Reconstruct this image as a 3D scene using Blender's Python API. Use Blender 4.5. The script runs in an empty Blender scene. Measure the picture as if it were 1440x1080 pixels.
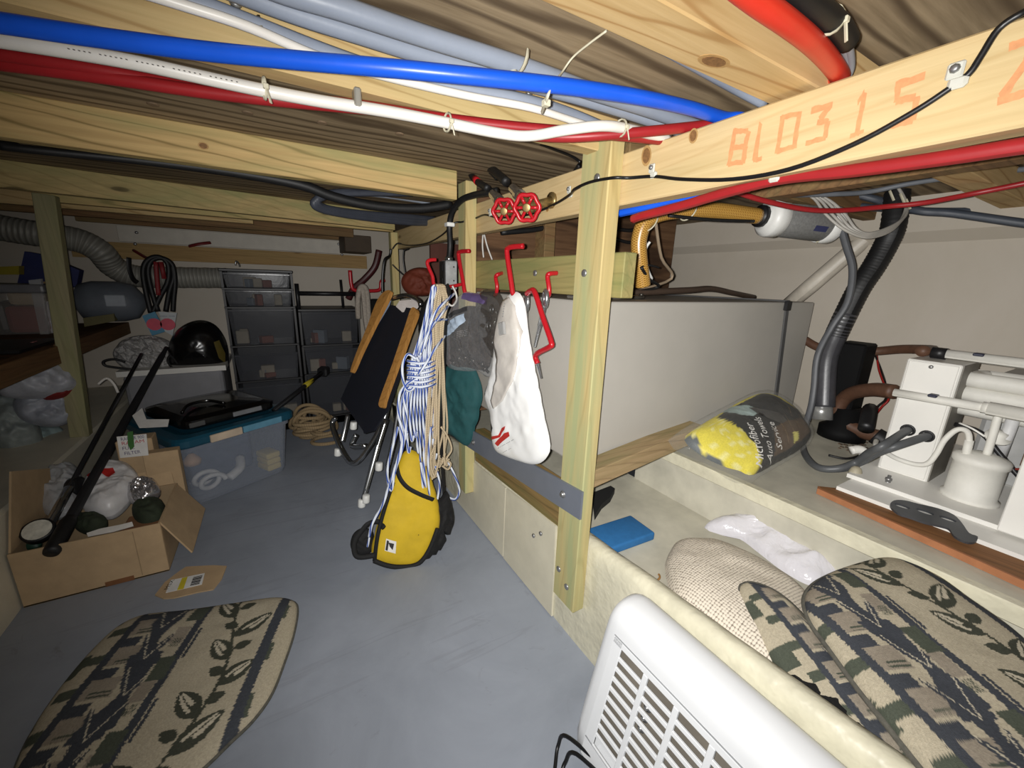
import bpy, bmesh, math, random
import numpy as np
from mathutils import Vector, Matrix, noise
random.seed(7)
SC = bpy.context.scene
COL = SC.collection
V = Vector
PI = math.pi

# ---------------------------------------------------------------- camera
F = 562.0
_y = V((-340, -155, F)).normalized()
_z = -V((-70, 2189, F)).normalized()
_x = _y.cross(_z).normalized()
EYE = V((0, 0, 1.0))
def ray(px, py):
    c = V((px - 720, py - 540, F))
    return V((_x.dot(c), _y.dot(c), _z.dot(c)))
cam = bpy.data.cameras.new('camera')
cam.sensor_width = 36; cam.lens = 36 * F / 1440; cam.clip_start = .01
camo = bpy.data.objects.new('camera', cam); COL.objects.link(camo)
rx, up, bk = ray(721, 540) - ray(720, 540), ray(720, 539) - ray(720, 540), -ray(720, 540).normalized()
camo.matrix_world = Matrix(((rx.x, up.x, bk.x, EYE.x), (rx.y, up.y, bk.y, EYE.y), (rx.z, up.z, bk.z, EYE.z), (0, 0, 0, 1)))
SC.camera = camo

# ---------------------------------------------------------------- light: the phone's own flash, a little beside the lens
SC.view_settings.view_transform = 'Standard'
SC.view_settings.look = 'None'
SC.view_settings.gamma = 1
SC.view_settings.use_curve_mapping = False
SC.view_settings.exposure = 0.0
wd = bpy.data.worlds.new('world'); SC.world = wd; wd.use_nodes = True
wd.node_tree.nodes['Background'].inputs[0].default_value = (.9, .95, 1, 1)
wd.node_tree.nodes['Background'].inputs[1].default_value = .02
fl = bpy.data.lights.new('flash', 'SPOT'); fl.energy = 1; fl.spot_size = math.radians(157); fl.spot_blend = 1; fl.shadow_soft_size = .006
fl.color = (1, .985, .96)
fl.use_nodes = True
_e = fl.node_tree.nodes['Emission']; _f = fl.node_tree.nodes.new('ShaderNodeLightFalloff')
_f.inputs['Strength'].default_value = 136; _f.inputs['Smooth'].default_value = 1.0
fl.node_tree.links.new(_f.outputs['Quadratic'], _e.inputs['Strength'])
flo = bpy.data.objects.new('flash', fl); COL.objects.link(flo)
flo.matrix_world = camo.matrix_world @ Matrix.Rotation(math.radians(-14), 4, 'Y')
flo.location = EYE - rx * .018 * 1 + up * .006
SC.render.film_transparent = False

# ---------------------------------------------------------------- planes that turn a photo pixel into the point where its ray meets them
class Pl:
    def __init__(s, p0, n, e1=None):
        s.p0 = V(p0); s.n = V(n).normalized()
        if e1 is None:
            e2 = V((0, 0, 1)) if abs(s.n.z) < .9 else V((0, 1, 0))
            e1 = e2.cross(s.n)
        e1 = V(e1); s.e1 = (e1 - s.n * e1.dot(s.n)).normalized(); s.e2 = s.n.cross(s.e1)
    def at(s, px, py):
        r = ray(px, py); return EYE + r * ((s.p0 - EYE).dot(s.n) / r.dot(s.n))
    def two(s, px, py): return s.uv(s.at(px, py))
    def uv(s, p): d = p - s.p0; return (d.dot(s.e1), d.dot(s.e2))
    def xyz(s, a, b, h=0): return s.p0 + s.e1 * a + s.e2 * b + s.n * h
def PX(x): return Pl((x, 0, 0), (-1, 0, 0))
def PY(y): return Pl((0, y, 0), (0, -1, 0))
def PZ(z): return Pl((0, 0, z), (0, 0, 1))
def ax(x, px, py): return PX(x).at(px, py)
def ay(y, px, py): return PY(y).at(px, py)
def az(z, px, py): return PZ(z).at(px, py)
def ad(d, px, py): return EYE + ray(px, py) * (d / F)

# ---------------------------------------------------------------- materials
def s2l(c):
    c /= 255.; return c / 12.92 if c <= .04045 else ((c + .055) / 1.055) ** 2.4
def rgb(*c):
    if len(c) == 1: c = c[0]
    return (s2l(c[0]), s2l(c[1]), s2l(c[2]), 1)
class NT:
    def __init__(s, name):
        s.m = bpy.data.materials.new(name); s.m.use_nodes = True
        s.t = s.m.node_tree; s.b = s.t.nodes['Principled BSDF']; s.out = s.t.nodes['Material Output']
    def n(s, typ, **kw):
        nd = s.t.nodes.new(typ)
        for k, v in kw.items():
            if k[0] == 'i' and k[1:].isdigit(): nd.inputs[int(k[1:])].default_value = v
            else: setattr(nd, k, v)
        return nd
    def l(s, a, b, oi=0): s.t.links.new(a.outputs[oi] if hasattr(a, 'outputs') else a, b)
    def coord(s, scale=(1, 1, 1), kind='Object', rot=(0, 0, 0)):
        tc = s.n('ShaderNodeTexCoord'); mp = s.n('ShaderNodeMapping')
        mp.inputs['Scale'].default_value = scale; mp.inputs['Rotation'].default_value = rot
        s.l(tc.outputs[kind], mp.inputs[0]); return mp
    def noise(s, co, scale, detail=3, rough=.5, dist=0):
        nd = s.n('ShaderNodeTexNoise'); s.l(co, nd.inputs['Vector'])
        nd.inputs['Scale'].default_value = scale; nd.inputs['Detail'].default_value = detail
        nd.inputs['Roughness'].default_value = rough; nd.inputs['Distortion'].default_value = dist; return nd
    def ramp(s, fac, stops, oi=0):
        r = s.n('ShaderNodeValToRGB'); e = r.color_ramp.elements
        while len(e) < len(stops): e.new(.5)
        for i, (p, c) in enumerate(stops):
            e[i].position = p; e[i].color = c if len(c) == 4 else (*c, 1)
        s.l(fac.outputs[oi], r.inputs[0]); return r
    def mix(s, fac, a, b, mode='MIX'):
        m = s.n('ShaderNodeMix', data_type='RGBA', blend_type=mode)
        if isinstance(fac, (int, float)): m.inputs[0].default_value = fac
        else: s.l(fac.outputs[0], m.inputs[0])
        for k, x in ((6, a), (7, b)):
            if isinstance(x, (tuple, list)): m.inputs[k].default_value = x
            else: s.l(x.outputs[2] if x.bl_idname == 'ShaderNodeMix' else x.outputs[0], m.inputs[k])
        return m
    def base(s, x): s.l(x.outputs[2] if x.bl_idname == 'ShaderNodeMix' else x.outputs[0], s.b.inputs['Base Color'])
    def bump(s, h, st=.3, dist=.002, oi=0):
        b = s.n('ShaderNodeBump'); b.inputs['Strength'].default_value = st; b.inputs['Distance'].default_value = dist
        s.l(h.outputs[oi], b.inputs['Height']); s.l(b, s.b.inputs['Normal'])
    def set(s, rough=.5, metal=0, spec=.5):
        s.b.inputs['Roughness'].default_value = rough; s.b.inputs['Metallic'].default_value = metal
        s.b.inputs['Specular IOR Level'].default_value = spec
MC = {}
def plain(name, c, rough=.5, metal=0, spec=.5, var=.12, vs=18, bump=.15, bs=120, bd=.001):
    if name in MC: return MC[name]
    t = NT(name); t.set(rough, metal, spec); co = t.coord()
    c = rgb(c); nz = t.noise(co, vs, 4, .6)
    lo = tuple(x * (1 - var) for x in c[:3]) + (1,); hi = tuple(min(1, x * (1 + var)) for x in c[:3]) + (1,)
    t.base(t.ramp(nz, [(.3, lo), (.7, hi)]))
    if bump: t.bump(t.noise(co, bs, 2), bump, bd)
    MC[name] = t.m; return t.m
def wood(name, axis, lo, hi, dark, green=0., knots=1., rings=.5, rough=.72, seed=0., gcol=(140, 146, 96)):
    if name in MC: return MC[name]
    t = NT(name); t.set(rough, 0, .25)
    def sc(al, ac): return tuple(al if i == axis else ac for i in range(3))
    def co(al, ac):
        m = t.coord(sc(al, ac)); m.inputs['Location'].default_value = (seed, seed * 1.7, seed * .6); return m
    g1 = t.noise(co(2.2, 60), 1.6, 5, .6, .4)
    base = t.ramp(g1, [(.25, rgb(lo)), (.72, rgb(hi))])
    wv = t.n('ShaderNodeTexWave', wave_type='BANDS', bands_direction='DIAGONAL')
    wc = co(.7, 7.5); t.l(wc, wv.inputs['Vector'])
    wv.inputs['Scale'].default_value = 2.6; wv.inputs['Distortion'].default_value = 9; wv.inputs['Detail'].default_value = 2.2
    wv.inputs['Detail Scale'].default_value = .7
    rr = t.ramp(wv, [(.0, (1, 1, 1, 1)), (.06, (.2, .2, .2, 1)), (.22, (0, 0, 0, 1))])
    rf = t.n('ShaderNodeMath', operation='MULTIPLY'); t.l(rr, rf.inputs[0]); rf.inputs[1].default_value = rings
    cur = t.mix(rf, base, rgb(dark))
    if green:
        gn = t.noise(co(1.1, 9), 1.7, 3, .55, .6)
        gr = t.ramp(gn, [(.42, (0, 0, 0, 1)), (.66, (green,) * 3)])
        cur = t.mix(gr, cur, rgb(gcol), 'MIX')
    if knots:
        vo = t.n('ShaderNodeTexVoronoi'); t.l(co(2.6, 9), vo.inputs['Vector']); vo.inputs['Scale'].default_value = 1.15
        kr = t.ramp(vo, [(.0, (knots,) * 3), (.075, (knots * .75,) * 3), (.1, (.18 * knots,) * 3), (.16, (0, 0, 0))])
        cur = t.mix(kr, cur, rgb(tuple(x * .55 for x in dark)))
    t.base(cur); t.bump(g1, .25, .0012)
    MC[name] = t.m; return t.m
def clear(name, tint=(235, 235, 235), alpha=.18, rough=.08, spec=.6, edge=.3, bump=.5, bs=38):
    """thin plastic film: mostly see-through, with a sheen of its own"""
    if name in MC: return MC[name]
    t = NT(name); tr = t.n('ShaderNodeBsdfTransparent'); tr.inputs[0].default_value = (.96, .96, .96, 1)
    t.b.inputs['Base Color'].default_value = rgb(tint); t.set(rough, 0, spec)
    fr = t.n('ShaderNodeLayerWeight'); fr.inputs[0].default_value = .35
    ma = t.n('ShaderNodeMath', operation='MULTIPLY_ADD'); t.l(fr.outputs[1], ma.inputs[0]); ma.inputs[1].default_value = edge; ma.inputs[2].default_value = alpha
    mx = t.n('ShaderNodeMixShader'); t.l(ma, mx.inputs[0]); t.l(tr, mx.inputs[1]); t.l(t.b, mx.inputs[2]); t.l(mx, t.out.inputs[0])
    co = t.coord(); t.bump(t.noise(co, bs, 3, .5, 1.2), bump, .006)
    MC[name] = t.m; return t.m
def vcol(name, rough=.85, bump=.3, bs=500, spec=.2, var=.12):
    """printed fabric or print: colour from the mesh's own colour attribute"""
    if name in MC: return MC[name]
    t = NT(name); t.set(rough, 0, spec)
    a = t.n('ShaderNodeVertexColor', layer_name='Col'); co = t.coord()
    nz = t.noise(co, 260, 3, .7); r = t.ramp(nz, [(.3, (1 - var * 2,) * 3), (.7, (1,) * 3)])
    t.base(t.mix(1.0, a, r, 'MULTIPLY')); t.bump(t.noise(co, bs, 2), bump, .002)
    MC[name] = t.m; return t.m
def rope_mat(name, c1, c2, k=26, duty=.5, rough=.8, mult=1):
    """twisted or braided rope: stripes run round the tube by its UV"""
    if name in MC: return MC[name]
    t = NT(name); t.set(rough, 0, .2)
    uv = t.n('ShaderNodeTexCoord'); sp = t.n('ShaderNodeSeparateXYZ'); t.l(uv.outputs['UV'], sp.inputs[0])
    m1 = t.n('ShaderNodeMath', operation='MULTIPLY_ADD'); t.l(sp.outputs[0], m1.inputs[0]); m1.inputs[1].default_value = k
    mv = t.n('ShaderNodeMath', operation='MULTIPLY'); t.l(sp.outputs[1], mv.inputs[0]); mv.inputs[1].default_value = mult
    t.l(mv, m1.inputs[2]); f = t.n('ShaderNodeMath', operation='FRACT'); t.l(m1, f.inputs[0])
    t.base(t.ramp(f, [(0, rgb(c1)), (duty - .04, rgb(c1)), (duty + .04, rgb(c2)), (.96, rgb(c2)), (1, rgb(c1))]))
    m2 = t.n('ShaderNodeMath', operation='MULTIPLY'); t.l(m1, m2.inputs[0]); m2.inputs[1].default_value = 4 * PI
    s = t.n('ShaderNodeMath', operation='SINE'); t.l(m2, s.inputs[0]); t.bump(s, .35, .0012)
    MC[name] = t.m; return t.m

# ---------------------------------------------------------------- mesh building
OFF = {}
def catmull(pts, sub, closed=False):
    pts = [V(p) for p in pts]
    if sub <= 1 or len(pts) < 3: return pts
    n = len(pts); out = []
    g = (lambda i: pts[i % n]) if closed else (lambda i: pts[max(0, min(n - 1, i))])
    for i in range(n if closed else n - 1):
        p0, p1, p2, p3 = g(i - 1), g(i), g(i + 1), g(i + 2)
        for k in range(sub):
            t = k / sub
            out.append(.5 * (2 * p1 + (p2 - p0) * t + (2 * p0 - 5 * p1 + 4 * p2 - p3) * t * t + (3 * p1 - p0 - 3 * p2 + p3) * t ** 3))
    if not closed: out.append(pts[-1])
    return out
class MB:
    def __init__(s): s.v = []; s.f = []; s.sm = []; s.uv = {}; s.c = {}
    def add(s, vs, fs, smooth=False, uv=None, col=None):
        o = len(s.v)
        for i, p in enumerate(vs):
            s.v.append(tuple(p))
            if uv is not None: s.uv[o + i] = tuple(uv[i])
            if col is not None: s.c[o + i] = tuple(col[i])
        for f in fs: s.f.append(tuple(o + i for i in f)); s.sm.append(smooth)
        return s
    def bm(s, b, smooth=False):
        b.verts.index_update(); s.add([v.co.copy() for v in b.verts], [[v.index for v in f.verts] for f in b.faces], smooth); b.free(); return s
    def box(s, c, d, bev=.0, ax=None, seg=1):
        """c centre, d full sizes, ax optional three axes"""
        b = bmesh.new(); bmesh.ops.create_cube(b, size=1)
        for v in b.verts: v.co = V((v.co.x * d[0], v.co.y * d[1], v.co.z * d[2]))
        if bev: bmesh.ops.bevel(b, geom=b.edges[:], offset=min(bev, min(d) * .45), segments=seg, affect='EDGES', profile=.5)
        A = ax or (V((1, 0, 0)), V((0, 1, 0)), V((0, 0, 1)))
        for v in b.verts: v.co = V(c) + A[0] * v.co.x + A[1] * v.co.y + A[2] * v.co.z
        return s.bm(b, seg > 2)
    def box2(s, lo, hi, bev=0, seg=1):
        return s.box([(a + b) / 2 for a, b in zip(lo, hi)], [abs(b - a) for a, b in zip(lo, hi)], bev, None, seg)
    def bar(s, p, q, w, h, upv=(0, 0, 1), bev=.0):
        p, q = V(p), V(q); d = (q - p); L = d.length; d.normalize(); u = V(upv); u = (u - d * u.dot(d)).normalized()
        return s.box((p + q) / 2, (L, w, h), bev, (d, u.cross(d), u))
    def tube(s, pts, r, n=8, sub=4, closed=False, caps=True, flat=1.0):
        P = catmull(pts, sub, closed); m = len(P)
        rs = r if callable(r) else (lambda t: r)
        T = []
        for i in range(m):
            a = P[(i - 1) % m] if closed or i else P[0]; b = P[(i + 1) % m] if closed or i < m - 1 else P[-1]
            t = b - a; T.append(t.normalized() if t.length > 1e-9 else V((0, 0, 1)))
        u = T[0].orthogonal().normalized(); vs = []; uv = []; fs = []; L = 0
        for i in range(m):
            if i: L += (P[i] - P[i - 1]).length
            u = (u - T[i] * u.dot(T[i])); u = u.normalized() if u.length > 1e-6 else T[i].orthogonal().normalized()
            w = T[i].cross(u); rr = rs(i / max(1, m - 1))
            for k in range(n + 1):
                a = 2 * PI * k / n
                vs.append(P[i] + u * (math.cos(a) * rr) + w * (math.sin(a) * rr * flat)); uv.append((L, k / n))
        N = n + 1
        for i in range(m - 1 if not closed else m):
            j = (i + 1) % m
            for k in range(n): fs.append((i * N + k, i * N + k + 1, j * N + k + 1, j * N + k))
        if caps and not closed:
            fs.append(tuple(reversed(range(n)))); fs.append(tuple((m - 1) * N + k for k in range(n)))
        return s.add(vs, fs, True, uv)
    def lathe(s, prof, o, d, n=20, smooth=True, caps=True):
        """prof [(radius, along)], axis from o along d"""
        o, d = V(o), V(d).normalized(); u = d.orthogonal().normalized(); w = d.cross(u); vs = []; fs = []
        for r, h in prof:
            for k in range(n):
                a = 2 * PI * k / n; vs.append(o + d * h + u * (r * math.cos(a)) + w * (r * math.sin(a)))
        for i in range(len(prof) - 1):
            for k in range(n):
                k2 = (k + 1) % n; fs.append((i * n + k, i * n + k2, (i + 1) * n + k2, (i + 1) * n + k))
        if caps:
            fs.append(tuple(reversed(range(n)))); fs.append(tuple((len(prof) - 1) * n + k for k in range(n)))
        return s.add(vs, fs, smooth)
    def prism(s, pl, poly, h0, h1, holes=()):
        """poly of (a,b) on plane pl, between heights h0 and h1 along its normal; holes are polys too"""
        b = bmesh.new(); es = []
        for lp in [poly] + list(holes):
            vv = [b.verts.new((a, c, 0)) for a, c in lp]
            for i in range(len(vv)): es.append(b.edges.new((vv[i], vv[(i + 1) % len(vv)])))
        bmesh.ops.triangle_fill(b, edges=es, use_beauty=True, use_dissolve=False)
        bmesh.ops.recalc_face_normals(b, faces=b.faces[:])
        r = bmesh.ops.extrude_face_region(b, geom=b.faces[:])
        top = set(v for v in r['geom'] if isinstance(v, bmesh.types.BMVert))
        for v in b.verts: v.co = pl.xyz(v.co.x, v.co.y, h1 if v in top else h0)
        bmesh.ops.recalc_face_normals(b, faces=b.faces[:])
        return s.bm(b)
    def grid(s, f, nu, nv, smooth=True, col=None):
        vs = []; cs = []
        for j in range(nv + 1):
            for i in range(nu + 1):
                vs.append(f(i / nu, j / nv)); cs.append(col(i / nu, j / nv) if col else None)
        fs = [(j * (nu + 1) + i, j * (nu + 1) + i + 1, (j + 1) * (nu + 1) + i + 1, (j + 1) * (nu + 1) + i) for j in range(nv) for i in range(nu)]
        return s.add(vs, fs, smooth, None, cs if col else None)
    def mk(s, name, mat, parent=None, label=None, cat=None, group=None, kind=None, solid=0, org=None):
        me = bpy.data.meshes.new(name)
        if parent is not None: off = OFF[parent]
        elif org is not None: off = V(org)
        else:
            A = np.array(s.v); off = V(((A[:, 0].min() + A[:, 0].max()) / 2, (A[:, 1].min() + A[:, 1].max()) / 2, A[:, 2].min()))
        me.from_pydata([V(p) - off for p in s.v], [], s.f)
        me.polygons.foreach_set('use_smooth', s.sm)
        if s.uv:
            ul = me.uv_layers.new(name='UVMap')
            for lp in me.loops: ul.data[lp.index].uv = s.uv.get(lp.vertex_index, (0, 0))
        if s.c:
            ca = me.color_attributes.new('Col', 'FLOAT_COLOR', 'POINT')
            arr = np.ones((len(s.v), 4), np.float32)
            for i, c in s.c.items(): arr[i, :3] = c[:3]
            ca.data.foreach_set('color', arr.ravel())
        me.materials.append(mat); me.update()
        o = bpy.data.objects.new(name, me); COL.objects.link(o)
        if parent is not None: o.parent = parent; OFF[o] = OFF[parent]
        else: o.location = off; OFF[o] = off
        if solid:
            md = o.modifiers.new('thickness', 'SOLIDIFY'); md.thickness = solid; md.offset = 0
        return tag(o, label, cat, group, kind)
def tag(o, label=None, cat=None, group=None, kind=None):
    if label: o['label'] = label
    if cat: o['category'] = cat
    if group: o['group'] = group
    if kind: o['kind'] = kind
    return o
def thing(name, label, cat, loc, group=None):
    o = bpy.data.objects.new(name, None); COL.objects.link(o); o.location = loc; o.empty_display_size = .02
    OFF[o] = V(loc); return tag(o, label, cat, group)

# soft bodies: an outline on a plane blown up to a pillow, wrinkled by noise
class Pillow:
    def __init__(s, pl, px, T, Tb=0., wr=.0, ws=20., p=3., q=.5, smooth=4, is2d=False, seed=0, rag=0.):
        pts = px if is2d else [pl.two(*a) for a in px]
        pts = [(v.x, v.y) for v in catmull([V((a, b, 0)) for a, b in pts], smooth, True)] if smooth > 1 else pts
        A = np.array(pts); s.c = (A.min(0) + A.max(0)) / 2
        th = np.arctan2(A[:, 1] - s.c[1], A[:, 0] - s.c[0]); rr = np.hypot(A[:, 1] - s.c[1], A[:, 0] - s.c[0])
        o = np.argsort(th); s.th = np.concatenate([th[o] - 2 * PI, th[o], th[o] + 2 * PI]); s.rr = np.tile(rr[o], 3)
        s.pl, s.T, s.Tb, s.wr, s.ws, s.p, s.q, s.seed, s.rag = pl, T, Tb, wr, ws, p, q, seed, rag
    def R(s, t): return np.interp(t, s.th, s.rr)
    def nz(s, a, b):
        return noise.fractal(V((a * s.ws + s.seed, b * s.ws, s.seed * 1.3)), 1, 2, 3) + .7 * (.4 - abs(noise.noise(V((a * s.ws * .8 + b * s.ws * .5, b * s.ws * .6 - s.seed, 3.1)))) * 2)
    def prof(s, r): return (1 - min(1, r) ** s.p) ** s.q
    def h(s, a, b):
        t = math.atan2(b - s.c[1], a - s.c[0]); r = math.hypot(a - s.c[0], b - s.c[1]) / max(1e-6, s.R(t))
        h = s.T * s.prof(r)
        if s.wr: h += s.wr * s.nz(a, b) * (1 - min(1, r) ** 6)
        return h
    def build(s, mb, nr=14, ns=48, col=None, back=True):
        vs = []; cs = []; fs = []; uv = []
        for side in ((1, -1) if back else (1,)):
            o = len(vs)
            vs.append(s.pl.xyz(s.c[0], s.c[1], s.h(*s.c) if side > 0 else -s.Tb)); cs.append(col(*s.c) if col else None); uv.append((s.c[0], s.c[1]))
            for i in range(1, nr + 1):
                r = (i / nr) ** .8
                for k in range(ns):
                    t = -PI + 2 * PI * k / ns; R = s.R(t) * (1 + s.rag * math.sin(k * 12.9898 + s.seed) * (i == nr))
                    a, b = s.c[0] + math.cos(t) * R * r, s.c[1] + math.sin(t) * R * r
                    if side > 0: h = s.h(a, b) if i < nr else 0
                    else: h = -s.Tb * s.prof(r) if i < nr else 0
                    vs.append(s.pl.xyz(a, b, h)); cs.append(col(a, b) if col else None); uv.append((a, b))
            for k in range(ns):
                k2 = (k + 1) % ns
                f = (o, o + 1 + k, o + 1 + k2); fs.append(f if side > 0 else f[::-1])
                for i in range(nr - 1):
                    q = (o + 1 + i * ns + k, o + 1 + (i + 1) * ns + k, o + 1 + (i + 1) * ns + k2, o + 1 + i * ns + k2)
                    fs.append(q if side > 0 else q[::-1])
        return mb.add(vs, fs, True, uv, cs if col else None)
    def patch(s, mb, px, eps=.0012, is2d=False, n=10):
        """a flat print lying on the pillow: polygon outline fanned finely and lifted to the surface"""
        P = px if is2d else [s.pl.two(*a) for a in px]
        b = bmesh.new(); vv = [b.verts.new((x, y, 0)) for x, y in P]
        f = b.faces.new(vv); bmesh.ops.triangulate(b, faces=[f])
        for _ in range(3):
            ed = [e for e in b.edges if e.calc_length() > .012]
            if ed: bmesh.ops.subdivide_edges(b, edges=ed, cuts=1); bmesh.ops.triangulate(b, faces=b.faces[:])
        for v in b.verts: v.co = s.pl.xyz(v.co.x, v.co.y, s.h(v.co.x, v.co.y) + eps)
        return mb.bm(b, True)
def text2d(txt, bold=0.0):
    cu = bpy.data.curves.new('txt', 'FONT'); cu.body = txt; cu.size = 1; cu.offset = bold; cu.resolution_u = 2
    ob = bpy.data.objects.new('txt', cu); me = bpy.data.meshes.new_from_object(ob)
    vs = [(v.co.x, v.co.y) for v in me.vertices]; fs = [tuple(p.vertices) for p in me.polygons]
    bpy.data.objects.remove(ob); bpy.data.meshes.remove(me); bpy.data.curves.remove(cu); return vs, fs
def write(mb, pl, txt, p0, p1, hgt=None, lift=.0008, surf=None, bold=0., shear=0.):
    """lettering from pixel p0 to pixel p1 along its baseline, glyph tops to the left of that direction"""
    vs, fs = text2d(txt, bold)
    a = V(pl.two(*p0)); b = V(pl.two(*p1)); d = b - a; L = d.length; d.normalize(); u = V((-d.y, d.x))
    w = max(x for x, y in vs) or 1; sc = L / w; sy = sc if hgt is None else hgt / .7
    if surf:
        bb = bmesh.new(); vv = [bb.verts.new((x * sc, y * sy, 0)) for x, y in vs]
        for f in fs:
            try: bb.faces.new([vv[i] for i in f])
            except ValueError: pass
        bmesh.ops.triangulate(bb, faces=bb.faces[:])
        for _ in range(3):
            ed = [e for e in bb.edges if e.calc_length() > .004]
            if ed: bmesh.ops.subdivide_edges(bb, edges=ed, cuts=1); bmesh.ops.triangulate(bb, faces=bb.faces[:])
        bb.verts.index_update(); vs = [(v.co.x / sc, v.co.y / sy) for v in bb.verts]; fs = [[v.index for v in f.verts] for f in bb.faces]; bb.free()
    out = []
    for x, y in vs:
        q = a + d * ((x + shear * y) * sc) + u * (y * sy)
        out.append(pl.xyz(q.x, q.y, lift + (surf.h(q.x, q.y) if surf else 0)))
    return mb.add(out, fs)

# ================================================================ SETTING
GEL = plain('gelcoat', (206, 200, 182), .45, var=.1, vs=6, bump=.35, bs=45, bd=.003)
def wall_mat():
    t = NT('hull_liner'); t.set(.55, 0, .3); co = t.coord()
    n1 = t.noise(co, 2.2, 5, .65, .5); b = t.ramp(n1, [(.3, rgb(230, 227, 212)), (.7, rgb(243, 240, 228))])
    vo = t.n('ShaderNodeTexVoronoi'); t.l(co, vo.inputs[0]); vo.inputs['Scale'].default_value = 11
    r = t.ramp(vo, [(.0, (1, 1, 1, 1)), (.06, (.8, .8, .8, 1)), (.09, (0, 0, 0, 1))])
    n2 = t.noise(co, 1.6, 2); r2 = t.ramp(n2, [(.55, (0, 0, 0, 1)), (.7, (.75, .75, .75, 1))])
    r = t.mix(1.0, r, r2, 'MULTIPLY')
    t.base(t.mix(r, b, rgb(110, 80, 55))); t.bump(t.noise(co, 60, 3), .2, .002); return t.m
WALL = wall_mat()
def floor_mat():
    t = NT('floor_paint'); t.set(.5, 0, .35); co = t.coord()
    n1 = t.noise(co, 3, 6, .65, .6); b = t.ramp(n1, [(.3, rgb(132, 138, 148)), (.72, rgb(150, 156, 167))])
    n2 = t.noise(co, 9, 5, .7, 1.0); st = t.ramp(n2, [(.62, (0, 0, 0, 1)), (.78, (.55, .55, .55, 1))])
    b = t.mix(st, b, rgb(100, 98, 96))
    wv = t.n('ShaderNodeTexNoise'); m = t.coord((1.2, 16, 1)); m.inputs['Rotation'].default_value = (0, 0, .5); t.l(m, wv.inputs[0]); wv.inputs['Scale'].default_value = 1.4; wv.inputs['Detail'].default_value = 4
    sc = t.ramp(wv, [(.6, (0, 0, 0, 1)), (.64, (.16, .16, .16, 1)), (.68, (0, 0, 0, 1))])
    t.base(t.mix(sc, b, rgb(98, 98, 100))); t.bump(t.noise(co, 35, 4), .25, .002); return t.m
def ply_mat(name, lo, hi, dark, axis=0):
    t = NT(name); t.set(.75, 0, .2); s = [5, 5, 5]; s[axis] = .8
    co = t.coord(tuple(s), rot=(0, 0, .12)); wv = t.n('ShaderNodeTexWave', wave_type='BANDS', bands_direction='Y' if axis == 0 else 'X')
    t.l(co, wv.inputs[0]); wv.inputs['Scale'].default_value = 1.5; wv.inputs['Distortion'].default_value = 16; wv.inputs['Detail'].default_value = 3.5; wv.inputs['Detail Scale'].default_value = .55; wv.inputs['Detail Roughness'].default_value = .6
    s2 = [46, 46, 46]; s2[axis] = 3.; g = t.noise(t.coord(tuple(s2), rot=(0, 0, .12)), 1.4, 4, .6)
    b = t.ramp(g, [(.3, rgb(lo)), (.7, rgb(hi))])
    r = t.ramp(wv, [(0, (.8, .8, .8, 1)), (.22, (.45, .45, .45, 1)), (.5, (0, 0, 0, 1))])
    b = t.mix(r, b, rgb(dark)); n = t.noise(t.coord(), 1.6, 3); b2 = t.ramp(n, [(.35, (.72, .72, .72, 1)), (.6, (1, 1, 1, 1))])
    t.base(t.mix(1.0, b, b2, 'MULTIPLY')); t.bump(g, .3, .0015); return t.m
FLOOR = floor_mat(); PLY = ply_mat('ceiling_plywood', (136, 118, 92), (176, 156, 126), (78, 62, 46)); PLYD = ply_mat('old_plywood', (92, 66, 46), (122, 92, 66), (54, 38, 28))
WHITEW = plain('white_painted_board', (196, 190, 178), .6, var=.06, vs=20)
CREAM = plain('cream_gelcoat', (208, 203, 180), .42, var=.13, vs=13, bump=.6, bs=42, bd=.005)
def st(mb, name, m, parent=None, label=None): return mb.mk(name, m, parent, label, kind=None if parent else 'structure')

st(MB().box2((-1.7, -1.3, -.03), (.67, 3.34, 0)), 'floor', FLOOR)
CEIL = 1.335
ceil = st(MB().box2((-1.75, -1.3, CEIL), (2.2, 3.4, CEIL + .02)), 'ceiling', PLY)
st(MB().box2((-1.75, 3.3, -.03), (2.2, 3.34, CEIL)), 'wall_back', WALL)
st(MB().box2((-1.75, -1.34, -.03), (2.2, -1.3, CEIL)), 'wall_front', WALL)
def side(x0, sgn):
    mb = MB(); prof = [(0, -.03), (.0, 1.18), (-.035, 1.215), (-.035, CEIL), (.04, CEIL), (.04, -.03)]
    vs = []
    for y in (-1.3, 3.3):
        for a, z in prof: vs.append((x0 + sgn * a, y, z))
    n = len(prof); fs = [(i, (i + 1) % n, n + (i + 1) % n, n + i) for i in range(n)] + [tuple(range(n))[::-1], tuple(range(n, 2 * n))]
    return mb.add(vs, fs)
st(side(2.03, 1), 'wall_right', WALL)
st(side(-1.62, -1), 'wall_left', WALL)
# screw plugs in the plywood overhead
PLUG = plain('screw_plug_wood', (120, 100, 78), .7)
for px, py in ((215, 146), (348, 158), (453, 172), (562, 188)):
    p = az(CEIL, px, py); MB().lathe([(.0105, 0), (.0105, .002), (.008, .003)], p, (0, 0, -1), 14, False).mk('screw_plug', PLUG, ceil)

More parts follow.
